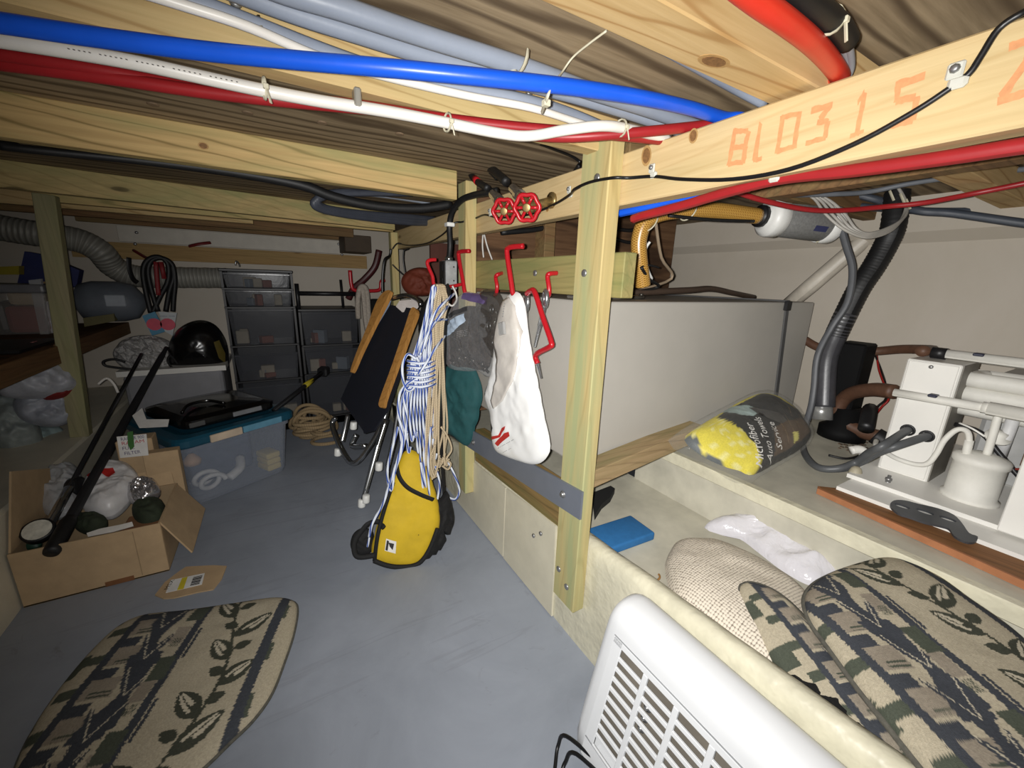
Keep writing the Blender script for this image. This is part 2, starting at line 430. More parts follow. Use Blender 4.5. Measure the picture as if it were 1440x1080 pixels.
# the stringer along the floor: rounded cream coaming, the low trough behind it and the platform beyond
def curb_top(y): return .388 - .07 * max(-.2, y) - (.012 if y > .9 else 0)
mb = MB(); ys = [-1.3 + i * .1 for i in range(47)]
def cf(u, v):
    y = -1.3 + u * 4.6; z = curb_top(y); pr = [(.652, -.03), (.65, .02), (.65, .16), (.65, z - .05), (.652, z - .025), (.658, z - .009), (.668, z), (.68, z), (.694, z - .004), (.7, z - .014), (.7, .2), (.7, -.03)]
    a, zz = pr[int(round(v * 11))]
    return (a + .0025 * noise.noise(V((y * 9, zz * 9, 0))), y, zz + (.002 * noise.noise(V((y * 14, a * 9, 2))) if zz > .2 else 0))
curb = st(mb.grid(cf, 120, 11), 'trim_1', CREAM)
PANEL = plain('cream_panel', (212, 206, 184), .5, var=.07, vs=9, bump=.4, bs=40, bd=.002)
BOLT = plain('galvanised', (150, 150, 150), .42, .75, var=.15, vs=60)
def slab(x, pts, th):
    p = PX(x); return MB().prism(p, [(-y, z) for y, z in pts], 0, th)
slab(.65, [(.80, .004), (1.105, .004), (1.10, .292), (.81, .314)], .007).mk('panel', PANEL, curb)
slab(.65, [(1.112, .004), (1.56, .004), (1.52, .268), (1.107, .29)], .006).mk('panel', PANEL, curb)
for q in ((751, 753), (761, 750)):
    MB().lathe([(.007, 0), (.007, .004), (.004, .0055)], ax(.643, *q), (-1, 0, 0), 10).mk('bolt', BOLT, curb)
TROUGH = plain('trough_paint', (188, 184, 168), .55, var=.2, vs=7, bump=.3, bs=60)
st(MB().box2((.7, -1.3, .25), (1.125, 2.4, .29)), 'trim_2', TROUGH)
mb = MB().box2((1.12, -1.3, .25), (1.14, .95, .456)); mb.box2((1.13, -1.3, .44), (2.12, 2.2, .456))
plat = st(mb, 'trim_3', TROUGH)
MB().box2((1.112, -1.3, .418), (1.14, .92, .4575), .003).mk('edge_strip', CREAM, plat)
# port stringer and its ledge
mb = MB().box2((-1.62, -1.3, -.03), (-.748, 3.3, .30), .01, 1)
st(mb, 'trim_4', GEL)
# bulkheads behind the tank
st(MB().box2((.70, 1.5, .45), (1.86, 1.52, CEIL)), 'wall_inner', PLYD)
st(MB().box2((.80, 2.30, .3), (1.25, 2.32, 1.2)), 'wall_partition', plain('dark_red_board', (92, 52, 40), .7))

# ================================================================ TIMBER
PINEY = wood('pine_x', 0, (188, 158, 108), (210, 182, 132), (146, 108, 60), green=.25, knots=.8, rings=.55)
PINEX = wood('pine_x_b', 0, (180, 150, 100), (212, 182, 126), (118, 100, 56), green=.6, knots=.9, rings=.7, seed=3.1)
PINEB = wood('pine_y', 1, (194, 168, 122), (212, 188, 142), (176, 140, 88), green=.12, knots=.9, rings=.25, seed=1.4)
POST = wood('treated_post', 2, (180, 162, 112), (200, 180, 126), (146, 122, 72), green=.85, knots=.0, rings=.35, seed=2.2, gcol=(160, 168, 124))
TREAT = wood('treated_board', 1, (140, 130, 84), (166, 152, 100), (96, 92, 52), green=.7, knots=.0, rings=.3, seed=4.7, gcol=(122, 128, 80))
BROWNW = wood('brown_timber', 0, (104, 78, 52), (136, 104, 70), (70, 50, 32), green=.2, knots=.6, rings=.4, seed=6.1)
BROWNY = wood('brown_rail', 1, (98, 70, 46), (122, 90, 60), (66, 46, 30), green=.1, knots=.4, rings=.3, seed=5.5)
def beam(name, mb, m, label, cat='beam', group=None):
    return mb.mk(name, m, None, label, cat, group)

LB = thing('support_beam', 'long pine beam on the posts with orange stamped characters on its face', 'beam', (.669, 1, 1.162))
MB().box2((.65, -.9, 1.162), (.688, 2.48, 1.262), .0025).mk('timber', PINEB, LB)
# stamped marks: BL0315 and a 2
STAMP = plain('orange_stamp', (208, 146, 98), .7, var=.12, vs=120)
P65 = PX(.65)
def seg_mark(quad, strokes, nm):
    """strokes in a unit cell (0..1,0..1; origin bottom left), cell given by 4 pixels TL TR BR BL"""
    c = [V(P65.two(*q)) for q in quad]; mb = MB(); lift = .0004
    def W(u, v):
        top = c[0].lerp(c[1], u); bot = c[3].lerp(c[2], u); return bot.lerp(top, v)
    for (u0, v0, u1, v1, w) in strokes:
        a, b = V((u0, v0)), V((u1, v1)); d = (b - a).normalized(); n = V((-d.y, d.x)) * w
        k = 6; rng = random.Random(int(u0 * 99 + v0 * 31 + u1 * 7 + len(nm)))
        prev = None; vs = []; fs = []; lift += .0003
        for i in range(k + 1):
            q = a.lerp(b, i / k); w1 = .8 + .5 * rng.random(); w2 = .8 + .5 * rng.random()
            for sgn, ww in ((1, w1), (-1, w2)):
                e = W(q.x + n.x * sgn * ww, q.y + n.y * sgn * ww); vs.append(P65.xyz(e.x, e.y, lift))
            if i: o = 2 * i; fs.append((o - 2, o - 1, o + 1, o))
        mb.add(vs, fs)
    mb.mk('stamped_mark', STAMP, LB, 'orange stamped character on the pine')
w = .11
def sq(x, y): return (960 + x / 3, y / 3)
S8 = [(0, 0, .15, 1, w), (.1, .95, .85, .95, .07), (.8, .5, .9, .95, w), (.1, .5, .85, .5, .07), (.85, 0, .85, .5, w), (0, .05, .85, .05, .07)]
seg_mark([sq(212, 545), sq(290, 545), sq(270, 690), sq(195, 700)], S8, 'B')
seg_mark([sq(315, 520), sq(345, 515), sq(335, 675), sq(290, 685)], [(.3, 0, .5, 1, .22), (.2, .04, 1, .04, .06)], 'L')
seg_mark([sq(415, 490), sq(500, 470), sq(480, 625), sq(395, 648)], [(.05, 0, .1, 1, w), (.05, .95, .95, .95, .07), (.9, 0, .95, 1, w), (.05, .05, .9, .05, .07)], '0')
seg_mark([sq(545, 455), sq(635, 430), sq(610, 590), sq(520, 615)], [(0, .93, 1, .93, .08), (.95, .93, .5, .6, .1), (.4, .56, .95, .5, .07), (.9, .5, .9, .05, w), (0, .06, .95, .06, .07)], '3')
seg_mark([sq(735, 400), sq(790, 385), sq(765, 560), sq(700, 585)], [(.5, 0, .65, 1, .16), (.2, .8, .6, 1, .08), (.1, .04, 1, .04, .05)], '1')
seg_mark([sq(900, 345), sq(1025, 310), sq(990, 515), sq(875, 545)], [(0, .92, 1, .96, .08), (.12, .55, .12, .95, .1), (.1, .56, .8, .56, .07), (.85, .05, .85, .55, .1), (0, .08, .85, .06, .08)], '5')
seg_mark([sq(1345, 200), sq(1480, 150), sq(1470, 400), sq(1325, 445)], [(.25, .95, .9, .95, .07), (.85, .6, .9, .95, .1), (.1, .1, .85, .6, .1), (.02, .06, 1, .06, .07)], '2')

KNOT = plain('pine_knot', (128, 92, 54), .7, var=.3, vs=200, bump=.3); KNOTR = plain('knot_ring', (176, 140, 88), .7, var=.15, vs=160)
def knot(pl, px, rx, ry, rot, parent):
    c = pl.two(*px)
    def el(k, n=16): return [(c[0] + k * (rx * math.cos(t) * math.cos(rot) - ry * math.sin(t) * math.sin(rot)), c[1] + k * (rx * math.cos(t) * math.sin(rot) + ry * math.sin(t) * math.cos(rot))) for t in [2 * PI * i / n for i in range(n)]]
    MB().prism(pl, el(1.35), -.001, .0004).mk('knot', KNOTR, parent); MB().prism(pl, el(1.), -.001, .0008).mk('knot', KNOT, parent)
knot(P65, (975, 191), .0065, .009, .2, LB); knot(P65, (909, 219), .009, .014, .2, LB); knot(P65, (770, 292), .006, .008, 0, LB)
def post(name, lo, hi, label, m=None, bolts=(), bx=None):
    t = thing(name, label, 'post', ((lo[0] + hi[0]) / 2, (lo[1] + hi[1]) / 2, lo[2]))
    MB().box2(lo, hi, .0025).mk('timber', m or POST, t)
    for q in bolts:
        MB().lathe([(.0085, -.002), (.0085, .0025), (.005, .004)], ax(lo[0], *q), (-1, 0, 0), 12).mk('bolt', BOLT, t)
    return t
post('wooden_post', (.612, .672, .138), (.6495, .762, 1.31), 'tall treated post in front of the steel tank, bolted to the cream stringer', None,
     ((822, 384), (840, 250), (786, 800), (797, 825)))
post('wooden_post', (.607, 1.372, .14), (.6495, 1.44, 1.33), 'pale post behind the red valve handles and the metal box')
post('wooden_post', (.61, 2.42, .14), (.6495, 2.475, 1.25), 'thin pale post beside the curved chair arm, in the far corner')
t = thing('wooden_post', 'leaning grey-green post holding up the shelf by the cardboard box', 'post', (-.77, 2.33, .3))
mb = MB(); a, b = V((-.772, 2.32, .30)), V((-.70, 2.30, 1.262)); mb.bar(a, b, .045, .06, (1, 0, 0), .002)
mb.mk('timber', wood('grey_post', 2, (132, 126, 98), (156, 148, 114), (104, 96, 66), green=.4, knots=.0, rings=.25, seed=8.), t)

beam('ceiling_joist', MB().box2((-1.6, .71, 1.268), (.66, .748, CEIL), .002), PINEY, 'pine joist under the plywood carrying the red, white and blue pipes', group=None, cat='joist')
_jc = beam('ceiling_joist', MB().box2((-1.6, .335, 1.268), (2.1, .40, CEIL), .002), wood('pine_x_c', 0, (194, 162, 110), (214, 184, 134), (164, 122, 70), green=.0, knots=1., rings=.7, seed=9.3), 'wide knotty pine joist overhead beside the thick orange-red hose', cat='joist')
knot(Pl((0, 0, 1.268), (0, 0, -1)), (1004, 86), .018, .009, .1, _jc)
_ja = beam('ceiling_joist', MB().box2((-1.6, 1.30, 1.25), (.545, 1.338, CEIL), .002), PINEX, 'green-stained joist with dark grain ending at the post by the valves', cat='joist')
knot(PY(1.30), (286, 205), .008, .006, 0, _ja)
mb = MB(); mb.bar((-1.6, 1.975, 1.291), (.60, 2.313, 1.291), .04, .086, bev=.002)
beam('ceiling_joist', mb, wood('pine_x_d', 0, (168, 148, 100), (196, 172, 120), (120, 104, 62), green=.6, knots=.9, rings=.35, seed=12.), 'mid-room joist with a thin black cable clipped along it', cat='joist')
beam('ceiling_joist', MB().box2((-.74, 2.36, 1.245), (.61, 2.40, CEIL), .002), PINEX, 'joist close behind the cable-carrying one, just above the thin corner post', cat='joist')
beam('ceiling_joist', MB().box2((-1.0, 2.62, 1.25), (-.05, 2.66, CEIL), .002), PINEY, 'short pale joist high up in front of the back wall', cat='joist')
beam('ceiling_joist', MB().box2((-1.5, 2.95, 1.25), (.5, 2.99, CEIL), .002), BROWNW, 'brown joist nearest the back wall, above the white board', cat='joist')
# joists past the long beam
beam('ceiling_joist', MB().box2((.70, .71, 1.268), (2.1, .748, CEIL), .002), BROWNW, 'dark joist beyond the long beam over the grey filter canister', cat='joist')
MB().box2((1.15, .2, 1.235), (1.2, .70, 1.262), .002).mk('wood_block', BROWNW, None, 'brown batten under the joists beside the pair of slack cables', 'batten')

hb = thing('hook_board', 'green treated board between two posts carrying the red hooks', 'board', (.669, 1.02, .975))
MB().box2((.651, .645, .972), (.687, 1.44, 1.068), .002).mk('board', TREAT, hb)
for q in ((753, 384),): MB().lathe([(.0085, 0), (.0085, .003), (.005, .0045)], ax(.651, *q), (-1, 0, 0), 12).mk('bolt', BOLT, hb)
GST = plain('grey_steel', (122, 128, 140), .5, .3, var=.06, vs=12, bump=.15, bs=80)
sp = thing('steel_strap', 'flat grey steel strap bolted across the post feet below the tank', 'strap', (.61, 1.0, .42))
slab(.612, [(.668, .428), (.668, .505), (1.46, .428), (1.46, .350)], .006).mk('plate', GST, sp)
for q in ((792, 695), (666, 622), (722, 640)):
    MB().lathe([(.010, 0), (.010, .002), (.0065, .0022), (.0065, .007), (.004, .008)], ax(.606, *q), (-1, 0, 0), 12).mk('bolt', BOLT, sp)
slab(.69, [(.765, .315), (.765, .44), (1.37, .42), (1.37, .285)], .04).mk('sill_timber', wood('mossy_y', 1, (112, 94, 58), (146, 120, 76), (72, 62, 36), green=.7, knots=.0, rings=.5, seed=3.3, gcol=(104, 108, 66)), None, 'mossy timber sill under the grey strap on top of the cream panels', 'timber')
mb = MB(); mb.bar((.652, .735, .502), (1.16, .762, .545), .062, .05, bev=.002)
mb.mk('tank_bearer', wood('mossy_x', 0, (146, 124, 90), (172, 148, 112), (96, 78, 54), green=.5, knots=.3, rings=.35, seed=3.9, gcol=(120, 122, 80)), None, 'weathered timber bearer under the lower edge of the tank', 'timber')
# boards across the back wall
mb = MB().box2((-.74, 3.275, 1.155), (.52, 3.30, 1.245), .002)
t = thing('wall_board', 'white painted board screwed across the back wall', 'board', (-.1, 3.29, 1.155)); mb.mk('board', WHITEW, t)
for q in ((190, 343), (192, 327), (481, 358), (476, 343)): MB().lathe([(.009, 0), (.008, .004), (.003, .006)], ay(3.274, *q), (0, -1, 0), 10).mk('screw', BOLT, t)
beam('wall_board', MB().box2((-.95, 3.28, 1.058), (.64, 3.30, 1.15), .002), wood('back_pine', 0, (150, 122, 80), (178, 146, 98), (104, 78, 46), green=.1, knots=1, rings=.2, seed=21), 'brown knotty board along the back wall under the white board', cat='board')
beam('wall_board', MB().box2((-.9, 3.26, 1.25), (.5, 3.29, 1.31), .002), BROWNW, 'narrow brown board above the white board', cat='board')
beam('corner_block', MB().box2((.45, 3.0, 1.16), (.62, 3.26, 1.27), .003), plain('dark_brown_block', (70, 56, 40), .7), 'dark brown wood block at the back corner beside the thin post', cat='block')

# ================================================================ TANK, HOSES AND PIPES
TANKM = plain('tank_plastic', (176, 172, 164), .55, var=.05, vs=4, bump=.12, bs=220, bd=.0006, spec=.35)
DARK = plain('black_plastic', (26, 26, 28), .45, var=.2, vs=30)
RUB = plain('black_rubber', (22, 22, 23), .55, var=.2, vs=40)
STRAPM = plain('dark_grey_strap', (84, 84, 84), .55, var=.1)
tk = thing('fuel_tank', 'big pale grey rectangular tank behind the tall front post', 'tank', (1.25, 1.1, .5))
mb = MB(); b = bmesh.new(); bmesh.ops.create_cube(b, size=1)
for v in b.verts: v.co = V((1.262 + v.co.x * 1.144, 1.12 + v.co.y * .68, .73 + v.co.z * .455))
bmesh.ops.bevel(b, geom=b.edges[:], offset=.006, segments=2, affect='EDGES', profile=.5); mb.bm(b)
mb.mk('body', TANKM, tk)
mb = MB(); e0, e1 = ay(.778, 1107, 424), ay(.778, 1086, 590)
mb.bar((e0.x, .776, .96), (e1.x + .0, .776, .505), .022, .006, (0, 1, 0), .001); mb.bar((e0.x, .774, .962), (e0.x, 1.4, .962), .022, .006, (0, 0, 1), .001)
mb.mk('hold_down_strap', STRAPM, tk)
mb = MB(); mb.box((e0.x - .002, .772, .945), (.034, .012, .034), .002); mb.mk('strap_corner', DARK, tk)
ft = V((.985, .96, .958))
mb = MB(); mb.lathe([(.062, 0), (.062, .010), (.05, .012), (.02, .013)], ft, (0, 0, 1), 24)
for k in range(6): mb.lathe([(.006, .01), (.006, .018)], ft + V((.052 * math.cos(k * 1.047), .052 * math.sin(k * 1.047), 0)), (0, 0, 1), 8)
mb.mk('sender_flange', plain('dark_metal', (90, 86, 80), .35, .7), tk)
MB().box((.86, .95, .9615), (.20, .05, .008), .002).mk('hose_plate', plain('bright_steel', (190, 188, 182), .3, .8), tk)
MB().lathe([(.02, 0), (.02, .03), (.016, .032), (.016, .06)], (.885, .93, .962), (0, 0, 1), 16).mk('hose_tail', plain('bright_steel', (190, 188, 182), .3, .8), tk)

def gold_mat():
    t = NT('gold_braided_hose'); t.set(.3, 0, .6)
    tc = t.n('ShaderNodeTexCoord'); sp = t.n('ShaderNodeSeparateXYZ'); t.l(tc.outputs['UV'], sp.inputs[0])
    def stripe(sg):
        m = t.n('ShaderNodeMath', operation='MULTIPLY'); t.l(sp.outputs[0], m.inputs[0]); m.inputs[1].default_value = 150
        a = t.n('ShaderNodeMath', operation='MULTIPLY_ADD'); t.l(sp.outputs[1], a.inputs[0]); a.inputs[1].default_value = 10 * sg; t.l(m, a.inputs[2])
        f = t.n('ShaderNodeMath', operation='FRACT'); t.l(a, f.inputs[0]); g = t.n('ShaderNodeMath', operation='LESS_THAN'); t.l(f, g.inputs[0]); g.inputs[1].default_value = .28; return g
    x = t.n('ShaderNodeMath', operation='MAXIMUM'); t.l(stripe(1), x.inputs[0]); t.l(stripe(-1), x.inputs[1])
    t.base(t.mix(x, rgb(150, 106, 42), rgb(208, 164, 84))); return t.m
GOLD = gold_mat()
def ext(pts):
    p = V(pts[0]); d = p - V(pts[1]); d.z = 0; d.normalize(); d = (d + V((-1.5, 0, 0))).normalized(); L = (p.x + 1.55) / max(.2, -d.x)
    d0 = (p - V(pts[1])).normalized(); s = (p - V(pts[1])).length; q = p + d0 * s; q2 = q + (d0 + d).normalized() * s * 2
    if q2.x < -1.5: return [q] + list(pts)
    L = (q2.x + 1.55) / max(.2, -d.x); q2.z = p.z
    return [q2 + d * L, q2 + d * (L * .55), q2 + d * (L * .2), q2, q] + list(pts)
def pipe(name, pts, r, m, label, cat, group=None, n=10, sub=5, flat=1.):
    return MB().tube(pts, r, n, sub, flat=flat).mk(name, m, None, label, cat, group)
gh = thing('braided_hose', 'golden braided hose arching from the tank top to the white canister end', 'hose', (.95, .9, .97))
gp = [ay(.93, 904, 402), ay(.93, 902, 385), ay(.93, 899, 360), ay(.93, 899, 335), ay(.92, 908, 312), ay(.90, 930, 300), ay(.87, 968, 295), ay(.84, 1015, 297), ay(.80, 1066, 304)]
MB().tube(gp, .024, 16, 8).mk('hose', GOLD, gh)
MB().tube([ay(.935, 894 + 24 * i / 4, 375 - 2 * math.sin(i)) + V((0, -.025, 0)) for i in range(5)], .003, 6, 3).mk('hose_clamp', DARK, gh)
for q in (ay(.91, 914, 312), ay(.86, 968, 297)):
    MB().tube([q + V((.006 * math.cos(a) * 2, -.026 * math.sin(a), .027 * math.cos(a))) for a in [k * PI / 6 for k in range(12)]], .0022, 6, 2, True).mk('cable_tie', plain('tie_plastic', (206, 200, 176), .5), gh)
# filter canister hanging under the joists
CANG = plain('canister_grey', (120, 120, 118), .6, var=.2, vs=160, bump=.2)
WPL = plain('white_plastic', (232, 232, 228), .4, var=.03)
ca, cb = ay(.80, 1078, 305), ay(.70, 1172, 317)
fc = thing('filter_canister', 'grey cylinder with white end caps hanging under the joists', 'filter', (ca + cb) / 2)
d = (cb - ca).normalized(); L = (cb - ca).length; R0 = .056
MB().lathe([(R0 * .97, .03), (R0, .033), (R0, L - .03), (R0 * .97, L - .028)], ca, d, 28).mk('body', CANG, fc)
MB().lathe([(.030, -.025), (.03, -.01), (.045, -.008), (R0 + .004, .004), (R0 + .005, .012), (R0 + .005, .042), (R0, .044)], ca, d, 28).mk('end_cap', WPL, fc)
MB().lathe([(R0 + .001, L - .045), (R0 + .004, L - .043), (R0 + .004, L - .01), (R0 - .006, L), (.02, L + .004)], ca, d, 28).mk('end_cap', WPL, fc)
MB().lathe([(.034, -.03), (.034, -.012)], ca, d, 12).mk('hose_clamp', DARK, fc)
u = d.cross(V((0, -1, .15))).normalized()
pl_ = ca + d * (L * .62) + V((-.25, -.85, -.46)).normalized() * (R0 + .0005)
MB().box(pl_, (.045, .018, .001), 0, (d, d.cross(V((-.25, -.85, -.46)).normalized()), V((-.25, -.85, -.46)).normalized())).mk('label_patch', plain('navy_ink', (50, 54, 90), .6), fc)
MB().tube([ca + d * L * .8 + V((0, 0, CEIL - ca.z - .067)), ca + d * L * .8 + V((.02, -.05, .03)), ca + d * L * .8 + V((0, -.058, -.01)), ca + d * L * .8 + V((0, 0, -.06))], .003, 6, 4).mk('hanger', plain('tie_plastic', (206, 200, 176), .5), fc)
# lines dropping on to the tank
TANW = plain('tan_hose', (150, 132, 110), .5); GREYP = plain('grey_pipe', (140, 148, 162), .42, var=.05, spec=.4)
pipe('vent_line', [ay(.92, 914, 340), ay(.93, 908, 352), ay(.94, 911, 378), ay(.95, 917, 392)], .004, WPL, 'short white line tied along the golden hose', 'line')
pipe('vent_line', [ay(.93, 922, 312), ay(.95, 930, 362), ay(.97, 944, 392), V((.985, .96, .972))], .005, TANW, 'thin tan line running down from the golden hose tie to the tank', 'line')
pipe('fuel_line', [V((.985, .96, .975)), ay(.96, 968, 408), ay(.97, 1000, 406), ay(.98, 1030, 412), ay(1.0, 1060, 418)], .011, plain('dark_brown_hose', (70, 56, 46), .55), 'dark brown hose lying on top of the tank behind its bolted flange', 'hose')
pipe('fuel_line', [ay(.90, 902, 376), ay(.92, 912, 392), ay(.95, 925, 404), V((.96, .96, .972))], .005, RUB, 'thin black loop of line on the tank top beside the golden hose', 'line')
pipe('vent_line', [ay(.86, 940, 303), ay(.82, 1000, 309), ay(.79, 1060, 311)], .005, RUB, 'thin black line running under the golden hose to the canister', 'line')

# --- overhead pipes
BLUE = plain('blue_pex', (24, 88, 214), .35, var=.06, spec=.5, bump=.05); REDP = plain('red_pex', (150, 32, 36), .4, var=.08, bump=.05)
WPEX = plain('white_pex', (226, 222, 214), .38, var=.03, bump=.05); REDH = plain('orange_red_hose', (214, 52, 34), .4, var=.06, bump=.05)
TIE = plain('tie_plastic', (206, 200, 176), .5)
bl = thing('blue_pipe', 'bright blue water pipe sweeping right across under the joists', 'pipe', (0, .5, 1.24))
Zb = 1.243
bp = [az(Zb, -60, 24), az(Zb, 0, 32), az(Zb, 120, 50), az(Zb, 280, 71), az(Zb, 420, 85), az(Zb, 560, 97), az(Zb + .003, 690, 110), az(Zb + .01, 800, 122), az(Zb + .02, 900, 137), az(1.272, 970, 152), az(1.277, 1017, 166), V((.72, .47, 1.277)), V((.78, .50, 1.26))]
MB().tube(ext(bp), .0098, 14, 6).mk('pipe', BLUE, bl)
pipe('blue_pipe', [ax(.70, 870, 300), ax(.71, 905, 292), ax(.72, 950, 280), ax(.73, 1010, 268), ax(.75, 1060, 258)], .009, BLUE, 'short run of blue pipe emerging under the beam by the golden hose', 'pipe')
WP = [az(1.245, -60, 48), az(1.245, 0, 56), az(1.245, 100, 72), az(1.245, 200, 90), az(1.245, 300, 112), az(1.245, 370, 127), az(1.246, 450, 142), az(1.246, 540, 156), az(1.245, 620, 171), az(1.24, 700, 187), az(1.24, 745, 191), az(1.245, 800, 182), az(1.255, 850, 177), az(1.262, 890, 183), az(1.268, 940, 196)]
wp = thing('white_pipe', 'thick white pipe strapped with ties below the pine joist', 'pipe', (0, .6, 1.24))
MB().tube(ext(WP), .0082, 12, 6).mk('pipe', WPEX, wp)
def tie_at(p, d, r, parent, name='cable_tie', m=None, tail=.02, w=.0018):
    d = V(d).normalized(); u = d.cross(V((0, 0, 1))).normalized(); v = d.cross(u)
    mb = MB(); n = 14; vs = []; fs = []
    mb.tube([p + u * (math.cos(2 * PI * k / n) * (r + .0015)) + v * (math.sin(2 * PI * k / n) * (r + .0015)) for k in range(n)], w, 4, 1, True, flat=1)
    hd = p + u * (r + .003) - V((0, 0, .002)); mb.box(hd, (.007, .006, .006), .001)
    if tail: mb.bar(hd, hd + V((.004, -.003, -tail)), .0035, .0015)
    return mb.mk(name, m or TIE, parent)
tie_at(az(1.243, 372, 124), (1, .1, 0), .0115, wp); tie_at(az(1.244, 629, 172), (1, .1, 0), .0115, wp); tie_at(az(1.2595, 873, 180), az(1.262, 890, 183) - az(1.255, 850, 177), .0115, wp)
cl = az(1.246, 503, 148); MB().box(cl + V((0, .004, .010)), (.010, .022, .024), .002).mk('pipe_clip', plain('clip_metal', (176, 172, 162), .35, .5), wp)
PRN = plain('grey_print', (120, 116, 112), .6)
mb = MB()
for k in range(34):
    q = 96 + k * 7.4; yy = 72 + (q - 100) * .178 + .00014 * max(0, q - 100) ** 1.9 - 3
    if k % 7 == 5: continue
    p = az(1.2355, q, yy); mb.box(p, (.0014, .0022, .0004), 0)
mb.mk('printed_marks', PRN, wp, kind='stuff')
def rd(label, pts, r=.0085): return pipe('red_pipe', ext(pts) if pts[0].x < 0 else pts, r, REDP, label, 'pipe', 'red pipes under the joists')
rd('dark red pipe just below the white pipe, running over the cream post head', [az(1.253, -60, 68), az(1.253, 0, 76), az(1.253, 140, 98), az(1.253, 300, 128), az(1.254, 400, 138), az(1.254, 500, 148), az(1.254, 620, 166), az(1.254, 720, 178), az(1.256, 850, 189), az(1.262, 920, 196), az(1.272, 975, 203)])
rd('lower dark red pipe in the same bundle, ending out of sight behind the white pipe', [az(1.246, -60, 84), az(1.246, 0, 89), az(1.246, 150, 109), az(1.246, 300, 131), az(1.248, 420, 144), az(1.25, 520, 153)])
rd('red pipe rising over the long beam beside the blue pipe', [az(1.245, 730, 189), az(1.246, 790, 193), az(1.25, 850, 190), az(1.26, 920, 184), az(1.277, 985, 177), az(1.282, 1030, 172)])
rd('red pipe clipped along the underside of the lettered beam', [ax(.66, 890, 308), ax(.66, 905, 303), ax(.668, 960, 289), ax(.672, 1010, 274), ax(.674, 1095, 252), ax(.674, 1200, 240), ax(.672, 1330, 222), ax(.670, 1440, 205), ax(.668, 1520, 195), ax(.668, 1640, 181), ax(.668, 1820, 161)], .0085)
MB().box(ax(.672, 1092, 250), (.02, .016, .014), .003).mk('pipe_clip', plain('clear_clip', (200, 200, 190), .3), None, 'small clear clip holding the red pipe under the beam', 'clip')
rd('slack dark red cable hanging below the beam toward the hull wall', [ad(1.0, 1030, 268), ad(1.02, 1070, 281), ad(1.05, 1130, 294), ad(1.06, 1180, 296), ad(1.06, 1240, 291), ad(1.02, 1300, 285), ad(.98, 1370, 272), ad(.92, 1440, 258), ad(.88, 1500, 245)], .0065)
def gy(label, pts, r): return pipe('grey_pipe', ext(pts) if pts[0].y < .69 else pts, r, GREYP, label, 'pipe', 'grey conduits overhead')
Zg = 1.312
gy('upper thick grey conduit crossing the plywood beside the pale strap', [az(Zg, 330, -40), az(Zg, 400, -12), az(Zg, 480, 12), az(Zg, 600, 52), az(Zg, 740, 96), az(Zg, 830, 128), az(Zg, 900, 150), az(Zg, 960, 171), az(Zg - .01, 1010, 190)], .0128)
gy('second thick grey conduit lying next to the upper one', [az(Zg, 250, -48), az(Zg, 340, -10), az(Zg, 420, 20), az(Zg, 500, 46), az(Zg, 600, 78), az(Zg, 700, 106), az(Zg, 820, 138), az(Zg, 900, 163), az(Zg - .01, 960, 184)], .0122)
gy('thin grey conduit along the face of the pine joist under the blue pipe', [az(1.285, 190, -20), az(1.285, 290, 10), az(1.285, 360, 36), az(1.285, 460, 74), az(1.28, 540, 100), az(1.28, 640, 122), az(1.28, 740, 142), az(1.285, 800, 160), az(1.285, 850, 180)], .0095)
pipe('white_pipe', ext([az(1.272, 170, -20), az(1.272, 260, 8), az(1.272, 350, 38), az(1.27, 460, 84), az(1.268, 560, 112), az(1.266, 660, 135), az(1.265, 745, 151), az(1.266, 800, 168), az(1.268, 850, 184)]), .0055, WPEX, 'thin white line running beside the thin grey conduit on the joist face', 'pipe')
gy('thin grey conduit in the corner between plywood and knotty joist', [az(1.325, 755, -30), az(1.325, 830, 10), az(1.325, 900, 48), az(1.325, 960, 82), az(1.325, 1030, 122), az(1.31, 1075, 146)], .008)
tied = thing('cable_strap', 'long pale cable tie looped from the plywood down round the grey pipes', 'strap', az(1.3, 800, 90))
MB().tube([az(1.333, 853, 43), az(1.33, 830, 60), az(1.325, 806, 80), az(1.305, 790, 102), az(1.27, 778, 118), az(1.24, 772, 130), az(1.235, 766, 146), az(1.24, 762, 158)], .0032, 6, 5, flat=.5).mk('strap', TIE, tied)
MB().box(az(1.234, 768, 145), (.01, .009, .008), .001).mk('buckle', TIE, tied)
MB().tube([az(1.315, 731, 76) + V((0, .022 * math.cos(a), .020 * math.sin(a) - .003)) for a in [PI + PI * k / 8 for k in range(9)]], .006, 6, 1, flat=.35).mk('pipe_strap', TIE, None, 'pale strap round the upper grey conduit above the blue pipe', 'strap')
for q in ((720, 127), (744, 130), (331, 3)):
    MB().lathe([(.0075, -.002), (.0065, .003), (.003, .005)], ay(.709, *q), (0, -1, 0), 10).mk('joist_screw', BOLT, None, ('round screw head just under the blue pipe, the one by the grey conduit' if q[0] < 730 else 'round screw head just under the blue pipe, nearer the long pale tie') if q[0] > 700 else 'round screw head in the pine joist by the top edge of the photo', 'screw', 'screw heads beside the blue pipe' if q[0] > 700 else None)
MB().tube([az(1.318, 362, 24), az(1.29, 364, 34), az(1.272, 368, 45)], .004, 6, 3, flat=.5).mk('cable_tie', TIE, None, 'pale cable tie round the grey and white lines above the blue pipe', 'tie')
